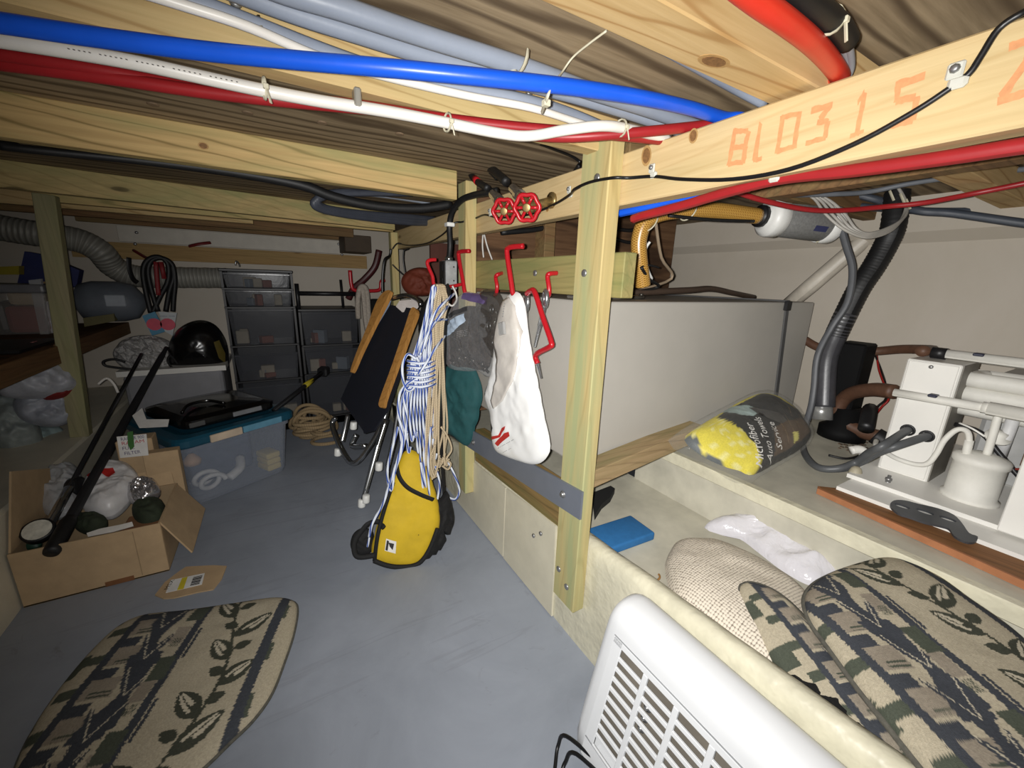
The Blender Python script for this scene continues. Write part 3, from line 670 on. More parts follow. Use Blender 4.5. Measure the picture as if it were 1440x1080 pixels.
# thick hose and cables going over the beam at the upper right
_a, _b = az(1.262, 1000, -50), az(1.258, 1060, -2)
pipe('red_hose', [_a + (_a - _b) * 9, _a + (_a - _b) * 4, _a + (_a - _b) * 1.5, az(1.262, 1000, -50), az(1.258, 1060, -2), az(1.258, 1105, 30), az(1.262, 1140, 58), az(1.27, 1165, 84), az(1.278, 1182, 108), V((.70, .33, 1.285)), V((.76, .36, 1.28))], .0108, REDH, 'thick orange-red hose passing over the lettered beam', 'hose', n=14)
_a, _b = az(1.285, 1080, -45), az(1.28, 1120, -8)
pipe('cable_sleeve', [_a + (_a - _b) * 7, _a + (_a - _b) * 3, _a + (_a - _b) * 1.2, az(1.285, 1080, -45), az(1.28, 1120, -8), az(1.28, 1150, 14), az(1.285, 1178, 36), az(1.29, 1192, 58)], .0118, RUB, 'black taped sleeve on the cables next to the orange-red hose', 'sleeve', n=12)
WIREG = plain('grey_wire', (172, 174, 178), .4)
for i in range(3):
    pipe('grey_cable', [az(1.285, 1158 + 7 * i, 22 + 3 * i), az(1.285, 1172 + 8 * i, 46 + i * 2), az(1.29, 1182 + 7 * i, 76), az(1.29, 1186 + 5 * i, 100), V((.72 + .01 * i, .34, 1.285))], .0042, WIREG, ('grey cable from the black sleeve, the one against the orange-red hose', 'grey cable from the black sleeve, middle of three', 'grey cable from the black sleeve, outermost of three')[i], 'cable', 'grey cables in the black sleeve')
tie_at(az(1.283, 1166, 27), (.7, .7, 0), .0125, None).parent = None
for o in list(COL.objects):
    if o.name.startswith('cable_tie') and o.parent is None and not o.get('label'):
        tag(o, 'pale cable tie gripping the black sleeve near the orange-red hose', 'tie')
# thin black cable clipped along the beam
BLK = plain('black_cable', (18, 18, 19), .4, spec=.5)
bc = thing('black_cable', 'thin black cable clipped along the beam face across the lettering', 'cable', (.64, .6, 1.16))
MB().tube([ax(.66, 1470, 5), ax(.646, 1440, 17), ax(.645, 1405, 40), ax(.645, 1380, 78), ax(.645, 1362, 104), ax(.645, 1330, 128), ax(.645, 1280, 160), ax(.645, 1200, 203), ax(.645, 1110, 238), ax(.645, 1030, 252), ax(.645, 960, 252), ax(.645, 920, 248), ax(.63, 885, 250), ax(.607, 862, 250), ax(.606, 830, 256), ax(.606, 808, 266), ax(.63, 801, 274), ax(.645, 780, 287), ax(.645, 750, 300), ax(.645, 728, 304), ax(.645, 700, 306), ax(.645, 682, 302), ax(.645, 668, 307), ax(.603, 650, 312), ax(.603, 638, 314), ax(.63, 622, 330), ax(.645, 600, 342), ax(.645, 575, 345), ax(.645, 557, 343), ax(.605, 549, 354)], .0032, 8, 5).mk('cable', BLK, bc)
def clip_at(p, ax_, parent):
    mb = MB(); mb.box(p, (.008, .016, .012), .003); mb.box(p + V((-.002, .004, .012)), (.004, .014, .016), .002)
    o = mb.mk('cable_clip', plain('clear_clip', (206, 206, 198), .25), parent)
    MB().lathe([(.0045, 0), (.004, .003), (.002, .004)], p + V((-.004, .004, .013)), (-1, 0, 0), 8).mk('clip_screw', BOLT, o)
for q in ((1347, 116), (919, 246), (802, 274), (690, 302)): clip_at(ax(.645, *q), 0, bc)
# slack cables beyond the beam
pipe('grey_cable', [ad(1.2, 1075, 270), ad(1.2, 1110, 274), ad(1.2, 1170, 273), ad(1.2, 1220, 270), ad(1.15, 1280, 258), ad(1.1, 1350, 248), ad(1.05, 1440, 238), ad(1., 1500, 232)], .007, plain('slate_cable', (104, 108, 114), .5), 'slack slate-grey cable hanging between the two dark red runs beyond the beam', 'cable')
SL = plain('slate_hose', (62, 68, 78), .5)
pipe('slate_hose', [ad(1.5, 1100, 245), ad(1.45, 1160, 262), ad(1.4, 1230, 280), ad(1.3, 1290, 296), ad(1.25, 1340, 300), ad(1.15, 1440, 314), ad(1.1, 1510, 322)], .013, SL, 'dark slate hose running out to the frame edge above the hull ledge', 'hose')
pipe('slate_hose', [ad(1.5, 1120, 278), ad(1.46, 1180, 287), ad(1.42, 1240, 293), ad(1.36, 1310, 297), ad(1.3, 1380, 296), ad(1.25, 1440, 288)], .012, SL, 'upper dark slate hose crossing behind the slack red cable', 'hose')
GW = plain('pale_grey_wire', (170, 166, 158), .5)
wl = ['lowest of the drooping pale wires by the black hose', 'second lowest of the drooping pale wires by the black hose', 'third of the drooping pale wires by the black hose', 'uppermost of the drooping pale wires by the black hose']
for i in range(4):
    pipe('pale_wire', [ad(1.28, 1095 + 6 * i, 265), ad(1.25, 1140 + 7 * i, 276 + i), ad(1.22, 1160 + 9 * i, 300), ad(1.2, 1186 + 6 * i, 322), ad(1.2, 1218 + 2 * i, 334 - 2 * i), ad(1.22, 1250 + 2 * i, 326 - 3 * i), ad(1.25, 1268 + 2 * i, 308 - 2 * i), ad(1.28, 1274, 285), ad(1.3, 1262, 262)], .0042, GW, wl[i], 'wire', 'drooping pale wires beyond the beam')
pipe('pale_wire', [ad(1.2, 1062, 268), ad(1.2, 1100, 262), ad(1.22, 1150, 266), ad(1.24, 1158, 276)], .006, GW, 'short pale conduit just under the beam above the canister', 'wire')
for i, q in enumerate(((1255, 268), (1270, 272), (1278, 280))):
    MB().tube([ad(1.24, q[0] - 4, q[1]), ad(1.24, q[0] + 2, q[1] + 14)], .006, 6, 1, flat=.4).mk('wire_tie', TIE, None, ('pale tie holding the wires over the black hose, highest of three', 'pale tie holding the wires over the black hose, middle of three', 'pale tie holding the wires over the black hose, lowest of three')[i], 'tie', 'ties over the black hose')
# big black hose, grey conduit and pale pipe in front of the hull wall
bh = thing('black_hose', 'fat black corrugated hose snaking down in front of the hull wall', 'hose', ad(1.5, 1160, 580))
hp = [ad(1.34, 1262, 270), ad(1.34, 1256, 318), ad(1.36, 1245, 345), ad(1.38, 1228, 375), ad(1.4, 1208, 405), ad(1.43, 1190, 440), ad(1.46, 1175, 472), ad(1.49, 1163, 505), ad(1.5, 1160, 545), ad(1.5, 1159, 572)]
MB().tube(hp[:7], lambda t: .034 * (1 + .035 * math.sin(t * 260)), 16, 16).mk('corrugated_length', RUB, bh)
MB().tube(hp[5:], .034, 16, 6).mk('taped_length', plain('grey_tape', (66, 66, 70), .35, var=.2, vs=30), bh)
MB().lathe([(.036, 0), (.035, .06)], hp[-1] - V((0, 0, .05)), hp[-2] - hp[-1], 14).mk('hose_end', plain('silver_tape', (176, 176, 174), .3, .6), bh)
pipe('grey_conduit', [ad(1.3, 1180, 310), ad(1.32, 1190, 345), ad(1.34, 1199, 380), ad(1.38, 1192, 425), ad(1.42, 1170, 460), ad(1.44, 1150, 500), ad(1.45, 1145, 545), ad(1.45, 1140, 575), ad(1.44, 1130, 605)], .011, plain('slate_grey_conduit', (88, 90, 94), .5), 'slim grey conduit running down beside the fat black hose', 'conduit')
pipe('white_pipe', [ay(.98, 1095, 440), ad(1.62, 1140, 402), ad(1.58, 1215, 338), ad(1.5, 1250, 305)], .03, plain('beige_pvc', (196, 188, 174), .45), 'wide beige pipe slanting up behind the tank corner', 'pipe', n=16, sub=1)
bm_ = plain('brown_hose', (92, 64, 48), .55, var=.15, vs=60)
pipe('brown_hose', [ad(1.66, 1132, 478), ad(1.62, 1150, 488), ad(1.56, 1180, 495), ad(1.5, 1230, 494), ad(1.42, 1270, 491), ad(1.3, 1310, 492), V((1.6, .385, .842))], .016, bm_, 'brown hose running level along the hull wall to the white machine', 'hose')
pipe('brown_hose', [ad(1.3, 1258, 551), ad(1.38, 1225, 548), ad(1.48, 1192, 556), ad(1.52, 1178, 578), ad(1.5, 1192, 597), ad(1.46, 1215, 608), ad(1.42, 1236, 614)], .024, bm_, 'short brown hose bending back on itself by the black pump', 'hose')

# ================================================================ THE WHITE MACHINE ON THE PLATFORM
WMET = plain('white_enamel', (228, 226, 220), .4, var=.03, vs=10, bump=.05); WSH = plain('white_foam_lagging', (222, 220, 212), .6, var=.05, vs=30, bump=.2, bs=90)
GREYD = plain('dull_grey_metal', (128, 124, 116), .55, .2, var=.15)
COPPER = plain('rusty_bracket', (116, 92, 74), .5, .4, var=.3, vs=60)
ac = thing('air_conditioner', 'white marine cooling unit with upright box, coil and round canister', 'machine', (1.55, .2, .457))
mb = MB(); mb.prism(PZ(0), [(1.285, .40), (1.285, -.5), (2.02, -.5), (2.02, .40)], .474, .484); mb.mk('lower_tray', WMET, ac)
mb = MB(); mb.prism(PZ(0), [(1.375, .412), (1.375, -.5), (2.02, -.5), (2.02, .412)], .4845, .496); mb.mk('base_plate', WMET, ac)
bt = MB(); bt.box2((1.516, .282, .490), (1.665, .39, .826), .003); bt.mk('control_box', WMET, ac)
bs = [o for o in COL.objects if o.name == 'control_box'][0]
MB().box2((1.520, .2795, .49), (1.664, .2815, .825)).mk('side_plate', GREYD, ac)
mb = MB().box2((1.5125, .287, .50), (1.5165, .385, .822), .0015); mb.mk('front_cover', WMET, ac)
MB().lathe([(.005, 0), (.005, .003), (.003, .005)], (1.512, .338, .812), (-1, 0, 0), 10).mk('screw', BOLT, ac)
for y, z in ((.347, .628), (.307, .624)):
    mb = MB(); mb.lathe([(.0165, 0), (.0165, .004), (.011, .004), (.011, -.001)], (1.513, y, z), (-1, 0, 0), 18); mb.mk('grommet', DARK, ac)
GRH = plain('grey_flexible_cable', (84, 86, 88), .45)
for i, (y, z) in enumerate(((.347, .628), (.307, .624))):
    e = V((1.507, y, z))
    pp = [e + V((.02, 0, 0)), e, az(.60 - .005 * i, 1243 + i * 16, 626 + i * 2), az(.56, 1222 + i * 12, 637), az(.515, 1204 + i * 6, 650), az(.49, 1178 + i * 5, 659), az(.475, 1150, 657), az(.47, 1133, 640), az(.468, 1128, 622)]
    MB().tube(pp, .0105, 10, 6).mk('power_cable', GRH, ac)
# pipes
mb = MB(); mb.tube([V((1.492, .392, .729)), V((1.492, .21, .734))], .0115, 14, 1); mb.tube([V((1.492, .215, .734)), V((1.492, -.4, .734))], .017, 14, 1); mb.tube([V((1.492, .225, .734)), V((1.492, .203, .734))], .0145, 14, 1); mb.mk('water_pipe', WSH, ac)
MB().box((1.489, .313, .741), (.024, .018, .008), .002).mk('pipe_mark', plain('navy_tape', (40, 42, 62), .5), ac)
mb = MB(); mb.tube([V((1.6, .335, .842)), V((1.6, -.4, .838))], .0135, 12, 1); mb.mk('upper_pipe', WSH, ac)
MB().box((1.597, .275, .851), (.026, .02, .008), .002).mk('pipe_mark', plain('navy_tape', (40, 42, 62), .5), ac)
MB().tube([V((1.6, .335, .842)), V((1.6, .365, .842))], .016, 12, 1).mk('pipe_clamp', DARK, ac)
for z in (.783, .744, .705):
    MB().tube([V((1.60, -.4, z)), V((1.60, .25, z)), V((1.606, .268, z)), V((1.64, .276, z)), V((1.675, .262, z)), V((1.68, .24, z)), V((1.68, -.4, z))], .0205, 14, 4).mk('coil_turn', WSH, ac)
MB().box2((1.70, -.4, .49), (1.97, .25, .80), .01).mk('blower_housing', plain('machine_grey', (170, 170, 168), .6), ac)
acc = MB(); acc.lathe([(.047, 0), (.053, .004), (.053, .014), (.047, .018), (.047, .10), (.051, .104), (.051, .116), (.046, .122), (.02, .131), (.01, .132)], (1.497, .198, .49), (0, 0, 1), 32); acc.mk('round_canister', WSH, ac)
mb = MB(); mb.tube([V((1.49, .192, .62)), V((1.49, .193, .66)), V((1.492, .196, .728))], .008, 10, 3); mb.mk('riser_pipe', WSH, ac)
mb = MB(); mb.tube([V((1.475, .222, .615)), V((1.472, .224, .648)), V((1.466, .232, .672)), V((1.458, .248, .672)), V((1.452, .262, .640)), V((1.45, .268, .60)), V((1.45, .278, .568)), V((1.452, .30, .556)), V((1.455, .335, .555)), V((1.47, .365, .558)), V((1.50, .40, .56)), V((1.56, .42, .56))], .0062, 10, 6); mb.mk('bent_pipe', WSH, ac)
MB().tube([V((1.475, .222, .60)), V((1.472, .224, .65))], .0085, 10, 1).mk('pipe_stub', WSH, ac)
MB().lathe([(.024, 0), (.024, .006), (.012, .008), (.012, .02)], (1.545, .192, .655), (-.5, -.3, .8), 18).mk('valve_cap', WSH, ac)
MB().tube([V((1.56, .18, .60)), V((1.545, .178, .72))], .012, 10, 1).mk('grey_riser', plain('pale_grey_pipe', (206, 206, 206), .5), ac)
MB().box2((1.50, .03, .61), (1.54, .14, .65), .002).mk('copper_bracket', COPPER, ac)
MB().tube([V((1.55, .27, .665)), V((1.54, .22, .66)), V((1.535, .17, .61)), V((1.53, .12, .565)), V((1.54, .06, .56))], .006, 8, 4).mk('wire_loom', DARK, ac)
MB().tube([V((1.545, .262, .672)), V((1.53, .235, .668)), V((1.53, .21, .655))], .0025, 6, 4).mk('wire', WMET, ac)
MB().tube([V((1.55, .16, .58)), V((1.52, .13, .60)), V((1.53, .08, .59))], .003, 6, 4).mk('wire', plain('dull_red_wire', (150, 60, 50), .5), ac)
MB().lathe([(.03, 0), (.03, .06)], (1.56, .10, .50), (0, 0, 1), 20).mk('pale_motor_can', plain('pale_grey_pipe', (206, 206, 206), .5), ac)
mb = MB(); mb.box2((1.358, -.5, .4905), (1.372, .125, .70), .002); mb.mk('side_panel', WMET, ac)
mb = MB(); mb.lathe([(.013, 0), (.013, .003), (.006, .003), (.006, .012), (.0075, .012), (.0075, .018), (.004, .018), (.004, .026)], (1.415, .334, .49), (0, 0, 1), 12); mb.mk('wing_bolt', BOLT, ac)
MB().lathe([(.016, 0), (.016, .004), (.012, .016), (.006, .022)], (1.41, .405, .4905), (0, 0, 1), 16).mk('rubber_mount', plain('dirty_cream_rubber', (170, 162, 140), .6), ac)
MB().lathe([(.02, 0), (.02, .018)], (1.345, .36, .459), (0, 0, 1), 14).mk('rubber_foot', DARK, ac)
t = thing('pipe_elbow', 'small white pipe fitting lying beside the white box and its grey cables', 'fitting', (1.53, .43, .49))
MB().tube([V((1.50, .455, .525)), V((1.52, .44, .53)), V((1.53, .43, .515)), V((1.53, .43, .457))], .013, 12, 4).mk('pipe', WMET, t)
# pump and clutter in the shadow behind the cables
PBK = plain('dead_black', (9, 9, 10), .7, spec=.2)
pu = thing('bilge_pump', 'black pump standing in the dark corner behind the grey hoses', 'pump', (1.86, .56, .457))
MB().lathe([(.075, 0), (.075, .04), (.055, .05), (.055, .12)], (1.84, .60, .457), (0, 0, 1), 20).mk('pump_base', PBK, pu)
MB().box((1.86, .625, .69), (.10, .09, .26), .006).mk('pump_motor', PBK, pu)
MB().tube([V((1.79, .52, .60)), V((1.72, .50, .60)), V((1.66, .48, .56))], .022, 12, 4).mk('outlet', DARK, pu)
for i, (cn, c) in enumerate((('red_wire', (150, 30, 26)), ('black_wire', (20, 20, 20)))):
    pipe(cn, [ad(1.55, 1233 - 2 * i, 500), ad(1.52, 1236 + 3 * i, 520), ad(1.47, 1243 + 2 * i, 540), ad(1.43, 1250 - 4 * i, 560), ad(1.44, 1240 - 6 * i, 572), ad(1.46, 1232, 582)], .0035, plain(cn + '_pvc', c, .4), ('red' if i == 0 else 'black') + ' wire looping down from the level brown hose to the pump', 'wire')
MB().lathe([(.016, 0), (.02, .004), (.02, .02), (.016, .024)], ad(1.34, 1238, 548), (1, -.3, 0), 12).mk('hose_clamp', BOLT, None, 'shiny clamp on the end of the bent brown hose', 'clamp')
t = thing('rubber_hose', 'thick short black rubber hose on the platform behind the white fitting', 'hose', (1.7, .5, .46))
MB().tube([ad(1.42, 1230, 612), ad(1.40, 1245, 622), ad(1.38, 1258, 640)], .03, 12, 4).mk('hose', RUB, t)
pipe('thin_cable', [az(.462, 1165, 640), az(.462, 1190, 645), az(.462, 1210, 640), az(.47, 1225, 632), az(.49, 1250, 630)], .004, RUB, 'thin dark cable on the platform beside the towels', 'cable')
rng = random.Random(3)
mb = MB()
for i in range(60):
    q = az(.457, 1180 + rng.random() * 60, 612 + rng.random() * 22); r = .004 + .006 * rng.random(); mb.box(q, (r, r * 1.4, r * .6), 0, None)
mb.mk('debris', plain('dark_debris', (84, 70, 56), .8, var=.4), None, 'dark crumbs and dirt on the platform under the black hose', 'debris', kind='stuff')

pk = thing('wooden_plank', 'brown plank with an orange edge lying along the platform', 'plank', (1.2, .2, .457))
mb = MB(); mb.prism(PZ(0), [(1.262, .432), (1.30, .40), (1.285, -.5), (1.165, -.5), (1.185, .0), (1.245, .425)], .4575, .4735)
mb.mk('plank', wood('plank_brown', 1, (110, 76, 48), (148, 104, 66), (72, 46, 28), knots=.3, rings=.4, seed=31), pk)
mb = MB(); mb.prism(PZ(0), [(1.262, .434), (1.243, .427), (1.180, 0), (1.160, -.5), (1.166, -.5), (1.186, 0), (1.250, .420)], .458, .474); mb.mk('orange_edge', plain('orange_paint', (158, 104, 68), .75, var=.15, vs=20), pk)
# spanner: flat plate with three round holes
pz = Pl((1.30, .2, .4885), (-.08, 0, 1)); C_ = pz.two
def circ(c, r, n=14, sx=1., sy=1., rot=0.): return [(c[0] + r * sx * math.cos(a) * math.cos(rot) - r * sy * math.sin(a) * math.sin(rot), c[1] + r * sx * math.cos(a) * math.sin(rot) + r * sy * math.sin(a) * math.cos(rot)) for a in [2 * PI * k / n for k in range(n)]]
out = [C_(*q) for q in ((1251, 713), (1257, 706), (1272, 706), (1292, 711), (1318, 717), (1340, 726), (1352, 738), (1362, 752), (1374, 757), (1370, 765), (1356, 764), (1341, 756), (1334, 746), (1322, 742), (1300, 737), (1280, 730), (1262, 724))]
out = [(v.x, v.y) for v in catmull([V((a, b, 0)) for a, b in out], 3, True)]
hs = []
for q, r in (((1268, 714), .0105), ((1300, 722), .0115), ((1332, 732), .0105)):
    c = C_(*q); hs.append(circ(c, r, 14, .8, 1.35, .1))
MB().prism(pz, out, 0, .005, hs).mk('deck_spanner', plain('gunmetal', (84, 86, 90), .4, .5, var=.1), None, 'grey flat spanner with three holes lying on the brown plank', 'spanner')

# towels in their pack
d_, c_, a_ = V((1.066, .511, .472)), V((1.47, .556, .55)), V((.935, .70, .56))
tp = Pl(d_, (c_ - d_).cross(a_ - d_), c_ - d_)
tw = thing('towel_pack', 'clear pack of yellow towels with a black label leaning on the tank', 'pack', (1.15, .6, .457))
outl = [(938, 622), (960, 604), (1010, 578), (1040, 562), (1066, 552), (1090, 556), (1115, 572), (1138, 600), (1142, 618), (1128, 634), (1095, 655), (1066, 672), (1055, 680), (1030, 678), (1005, 662), (980, 650), (955, 636)]
inn = [(962, 618), (980, 602), (1012, 583), (1040, 566), (1066, 556), (1090, 560), (1114, 576), (1134, 602), (1138, 616), (1125, 631), (1092, 650), (1058, 668), (1040, 662), (1018, 656), (985, 640)]
def poly_in(poly):
    P = [tp.two(*q) for q in poly]
    def f(a, b):
        ins = False
        for i in range(len(P)):
            (x1, y1), (x2, y2) = P[i], P[i - 1]
            if (y1 > b) != (y2 > b) and a < (x2 - x1) * (b - y1) / (y2 - y1) + x1: ins = not ins
        return ins
    return f
lab = poly_in([(1000, 598), (1015, 584), (1040, 574), (1066, 560), (1150, 600), (1145, 622), (1066, 676), (1062, 660), (1050, 640), (1030, 620)])
brn = poly_in([(1072, 618), (1092, 606), (1120, 600), (1134, 612), (1118, 628), (1096, 642), (1080, 650)])
blu = poly_in([(1004, 579), (1018, 576), (1042, 584), (1054, 594), (1046, 601), (1030, 598), (1012, 588)])
gry = poly_in([(985, 640), (975, 622), (962, 616), (955, 612), (962, 630), (980, 645), (1000, 655), (1020, 660), (1015, 652)])
yb = poly_in([(1101, 622), (1108, 620), (1112, 628), (1106, 634)])
def tcol(a, b):
    if yb(a, b): return rgb(214, 206, 110)
    if blu(a, b): return rgb(158, 176, 172)
    if brn(a, b): return rgb(86, 66, 46)
    if lab(a, b): return rgb(20, 19, 18)
    if gry(a, b): return rgb(90, 96, 98)
    k = noise.noise(V((a * 60, b * 60, 0)))
    return rgb(232, 216, 70) if k > -.25 else rgb(240, 232, 150)
TWP = Pillow(tp, inn, .055, .01, .004, 20, 3, .55)
TWP.build(MB(), 40, 110, tcol).mk('towels', vcol('printed_towels', .5, .2, 200, .4), tw)
wrp = Pillow(tp, outl, .060, .012, .005, 22, 3, .5, seed=4)
wrp.build(MB(), 18, 60).mk('clear_wrapper', clear('pack_film', (240, 240, 235), .035, .08, .6, .10, .35), tw)
PWH = plain('white_print', (222, 220, 214), .6, bump=0); PGO = plain('tan_print', (150, 128, 90), .6, bump=0)
mb = MB()
def tl(txt, p0, p1, h): write(mb, tp, txt, p0, p1, h, .0012, TWP)
tl('Microfiber', (1067, 664), (1043, 612), .026); tl('Auto Towels', (1080, 657), (1054, 604), .024); tl('Service', (1090, 643), (1073, 610), .022)
mb.mk('label_lettering', PWH, tw)
mb = MB()
for k in range(4): tl('----- ----' if k == 0 else '--- -------' if k == 1 else '------' if k == 2 else '--- ----', (1098 + 7 * k, 634 - 9 * k), (1082 + 7 * k, 606 - 10 * k), .008)
mb.mk('label_small_print', PGO, tw, kind='stuff')
mb = MB()
TWP.patch(mb, [(1040, 588), (1056, 590), (1080, 596), (1092, 606), (1086, 611), (1070, 606), (1052, 600)], .0015); mb.mk('label_car_picture', plain('dark_car_ink', (52, 50, 48), .3, spec=.6), tw)

# ================================================================ IN THE TROUGH
sp_ = Pl((.85, .72, .335), (0, -.15, 1)); 
t = thing('blue_sponge', 'flat blue sponge lying in the trough behind the tall post', 'sponge', (.85, .74, .29))
mb = MB(); q = [az(.315, 820, 752), az(.315, 905, 722), az(.315, 917, 746), az(.315, 828, 774)]
c0 = sum(q, V((0, 0, 0))) / 4; e1 = ((q[1] - q[0]) + (q[2] - q[3])).normalized(); e2 = V((0, 0, 1)).cross(e1)
mb.box(c0 - V((0, 0, .012)), (.19, .10, .026), .006, (e1, e2, V((0, 0, 1))), 3); mb.mk('sponge', plain('blue_sponge', (38, 104, 160), .8, var=.08, vs=60, bump=.5, bs=300), t)
MB().box(az(.296, 893, 762), (.035, .018, .006), .002, (e1, e2, V((0, 0, 1)))).mk('yellow_chip', plain('yellow_plastic', (206, 186, 60), .5), None, 'tiny yellow scrap beside the blue sponge', 'scrap')
MB().prism(PZ(.2905), [PZ(.2905).two(*q) for q in ((833, 700), (858, 690), (864, 694), (858, 706), (846, 716), (836, 732))], 0, .02).mk('shade_patch', plain('black_cloth_and_shade', (14, 14, 14), .9), None, 'flat black piece standing in for shade beside the tall post above the blue sponge', 'rag')  # black slab painted in for the shadow under the tank corner
MB().tube([az(.293, 922 + 6 * math.cos(a), 811 + 5 * math.sin(a)) for a in [k * .5 - .8 for k in range(8)]], .0025, 6, 3).mk('rust_hook', plain('rusty_steel', (150, 110, 60), .6), None, 'small rusty curl of metal by the mat in the trough', 'hook')
def mesh_mat():
    t = NT('woven_mat'); t.set(.85, 0, .2); tc = t.n('ShaderNodeTexCoord')
    vo = t.n('ShaderNodeTexVoronoi'); vo.voronoi_dimensions = '2D'; t.l(tc.outputs['UV'], vo.inputs[0]); vo.inputs['Scale'].default_value = 165; vo.inputs['Randomness'].default_value = .22
    t.base(t.ramp(vo, [(.0, rgb(226, 216, 200)), (.42, rgb(214, 204, 188)), (.64, rgb(126, 116, 104))]))
    iv = t.n('ShaderNodeMath', operation='SUBTRACT'); iv.inputs[0].default_value = 1; t.l(vo, iv.inputs[1]); t.bump(iv, .5, .002); return t.m
mp = Pl((.9, .45, .30), (0, 0, 1))
Pillow(mp, [(936, 806), (938, 785), (950, 768), (975, 766), (1006, 768), (1045, 784), (1085, 806), (1122, 832), (1146, 862), (1150, 900), (1120, 950), (1080, 958), (1040, 925), (990, 885), (950, 850)], .062, .005, .004, 12, 3, .5).build(MB(), 22, 80).mk('woven_mat', mesh_mat(), None, 'bulging roll of beige open-weave non-slip mat in the trough', 'mat')
Pillow(Pl((.8, .3, .335), (0, 0, 1)), [(1085, 955), (1110, 950), (1150, 945), (1190, 980), (1230, 1030), (1235, 1065), (1180, 1040), (1130, 1000)], .012, .01, .004, 60).build(MB(), 8, 40).mk('black_mesh', plain('black_mesh', (12, 12, 12), .95, bump=.8, bs=220, bd=.004), None, 'black mesh cloth showing between the cream coaming and the folded cushion', 'cloth')
PBAG = clear('white_film_bag', (232, 230, 236), .72, .22, .5)
bg = Pillow(Pl((1.05, .45, .31), (-.1, 0, 1)), [(990, 742), (1010, 733), (1050, 728), (1095, 730), (1150, 745), (1205, 768), (1240, 788), (1200, 812), (1150, 826), (1105, 806), (1065, 776), (1040, 758), (1012, 752)], .05, .005, .016, 16, 3, .5, seed=3)
bg.build(MB(), 26, 90).mk('plastic_bag', PBAG, None, 'crumpled whitish plastic bag between the mat and the platform edge', 'bag')

# ---- patterned cushions: the woven print as colour on the fabric
def leafmask(X, Y, cx, cy, ang, L, W):
    c, s = math.cos(ang), math.sin(ang); dx, dy = X - cx, Y - cy
    u = (dx * c + dy * s) / L; v = (-dx * s + dy * c) / W
    e = np.clip(np.sin(np.pi * np.clip(u, 0, 1)), 0, 1) ** .75 * (1 - .25 * u)
    m = (u > 0) & (u < 1) & (np.abs(v) < e)
    hi = (u > .25) & (u < .9) & ((np.abs(v - .28 * e) < .16 * e) | (np.abs(v + .22 * e) < .20 * e) & (u > .4))
    return m, hi
def fabric(X, Y, T):
    """X across the stripes (m), Y along them (m)"""
    rg = np.random.RandomState(5); n = len(X); J = .0022 * np.sin(Y * 900) * np.sin(Y * 371 + X * 220)
    X = X + J; col = np.tile(np.array(T['tan']), (n, 1))
    def put(m, c): col[m] = T[c]
    put((X < .012) & (np.sin(Y * 40) > .3), 'green')
    put((X > .045) & (X < .063), 'navy')
    k = np.floor(Y / .085 + .3).astype(int); fr = Y / .085 + .3 - k
    put((X > .063) & (X < .10) & (fr < .33), 'navy')
    put((X > .008) & (X < .045) & (fr > .55) & (fr < .85), 'green')
    put((X > .063) & (X < .125) & (fr > .42), 'taupe')
    put((X > .078) & (X < .122) & (fr > .45) & (fr < .62) & (np.sin(Y * 700) > 0), 'green')
    c0 = .142 + .012 * np.sin(Y * 17)
    put((np.abs(X - c0) < .022 + .010 * np.sin(Y * 46)), 'navy')
    put((np.abs(X - c0) < .035) & (np.sin(Y * 37 + 1) > .82), 'navy')
    for j in range(-4, 12):
        cy = j * .092
        for sg in (1, -1):
            m, h = leafmask(X, Y, .142 + .012 * math.sin(cy * 17), cy, PI / 2 + sg * .42, .085, .010); put(m, 'navy')
            ln = np.abs((X - (.142 + .012 * math.sin(cy * 17))) + sg * (Y - cy) * .42) < .0013
            put(ln & (Y > cy) & (Y < cy + .075), 'light')
    put((X > .172) & (X < .203) & (np.mod(Y + .03, .15) < .045), 'tan')
    put((X > .172) & (X < .203) & (np.mod(Y + .03, .15) > .10), 'taupe')
    put((X > .205) & (X < .223), 'navy')
    put((X > .178) & (X < .215) & (np.mod(Y + .05, .17) < .06), 'green')
    put((X > .178) & (X < .20) & (np.mod(Y + .05, .17) > .09) & (np.mod(Y + .05, .17) < .115) & (np.sin(X * 1600) > 0), 'green')
    put((X > .226) & (X < .233) & (np.mod(Y + .02, .19) < .09), 'navy')
    st_ = .315 + .028 * np.sin(Y * 11 + .6)
    put((np.abs(X - st_) < .0035) & (X > .22), 'leaf')
    sd = -1
    for j in range(-5, 14):
        cy = j * .068 + .01; cx = .315 + .028 * math.sin(cy * 11 + .6); sd = -sd
        m, h = leafmask(X, Y, cx, cy, PI / 2 - sd * (.75 + .15 * math.sin(j * 3)), .092 + .012 * math.sin(j * 5), .026)
        put(m & (X > .226), 'leaf'); put(h & (X > .226), 'light')
        m, h = leafmask(X, Y, cx, cy + .03, PI / 2 + sd * 1.1, .04, .015); put(m & (X > .226), 'leaf')
    put((X > .398) & (X < .422), 'navy'); put((X > .422) & (X < .43) & (np.mod(Y, .13) < .05), 'green')
    nzv = .92 + .16 * rg.rand(n, 1); return np.clip(col * nzv, 0, 1)
PALA = dict(tan=rgb(184, 174, 152)[:3], taupe=rgb(152, 142, 127)[:3], navy=rgb(70, 73, 79)[:3], green=rgb(82, 87, 76)[:3], leaf=rgb(72, 74, 64)[:3], light=rgb(200, 191, 170)[:3])
FAB = vcol('woven_fabric', .9, .5, 700, .1)
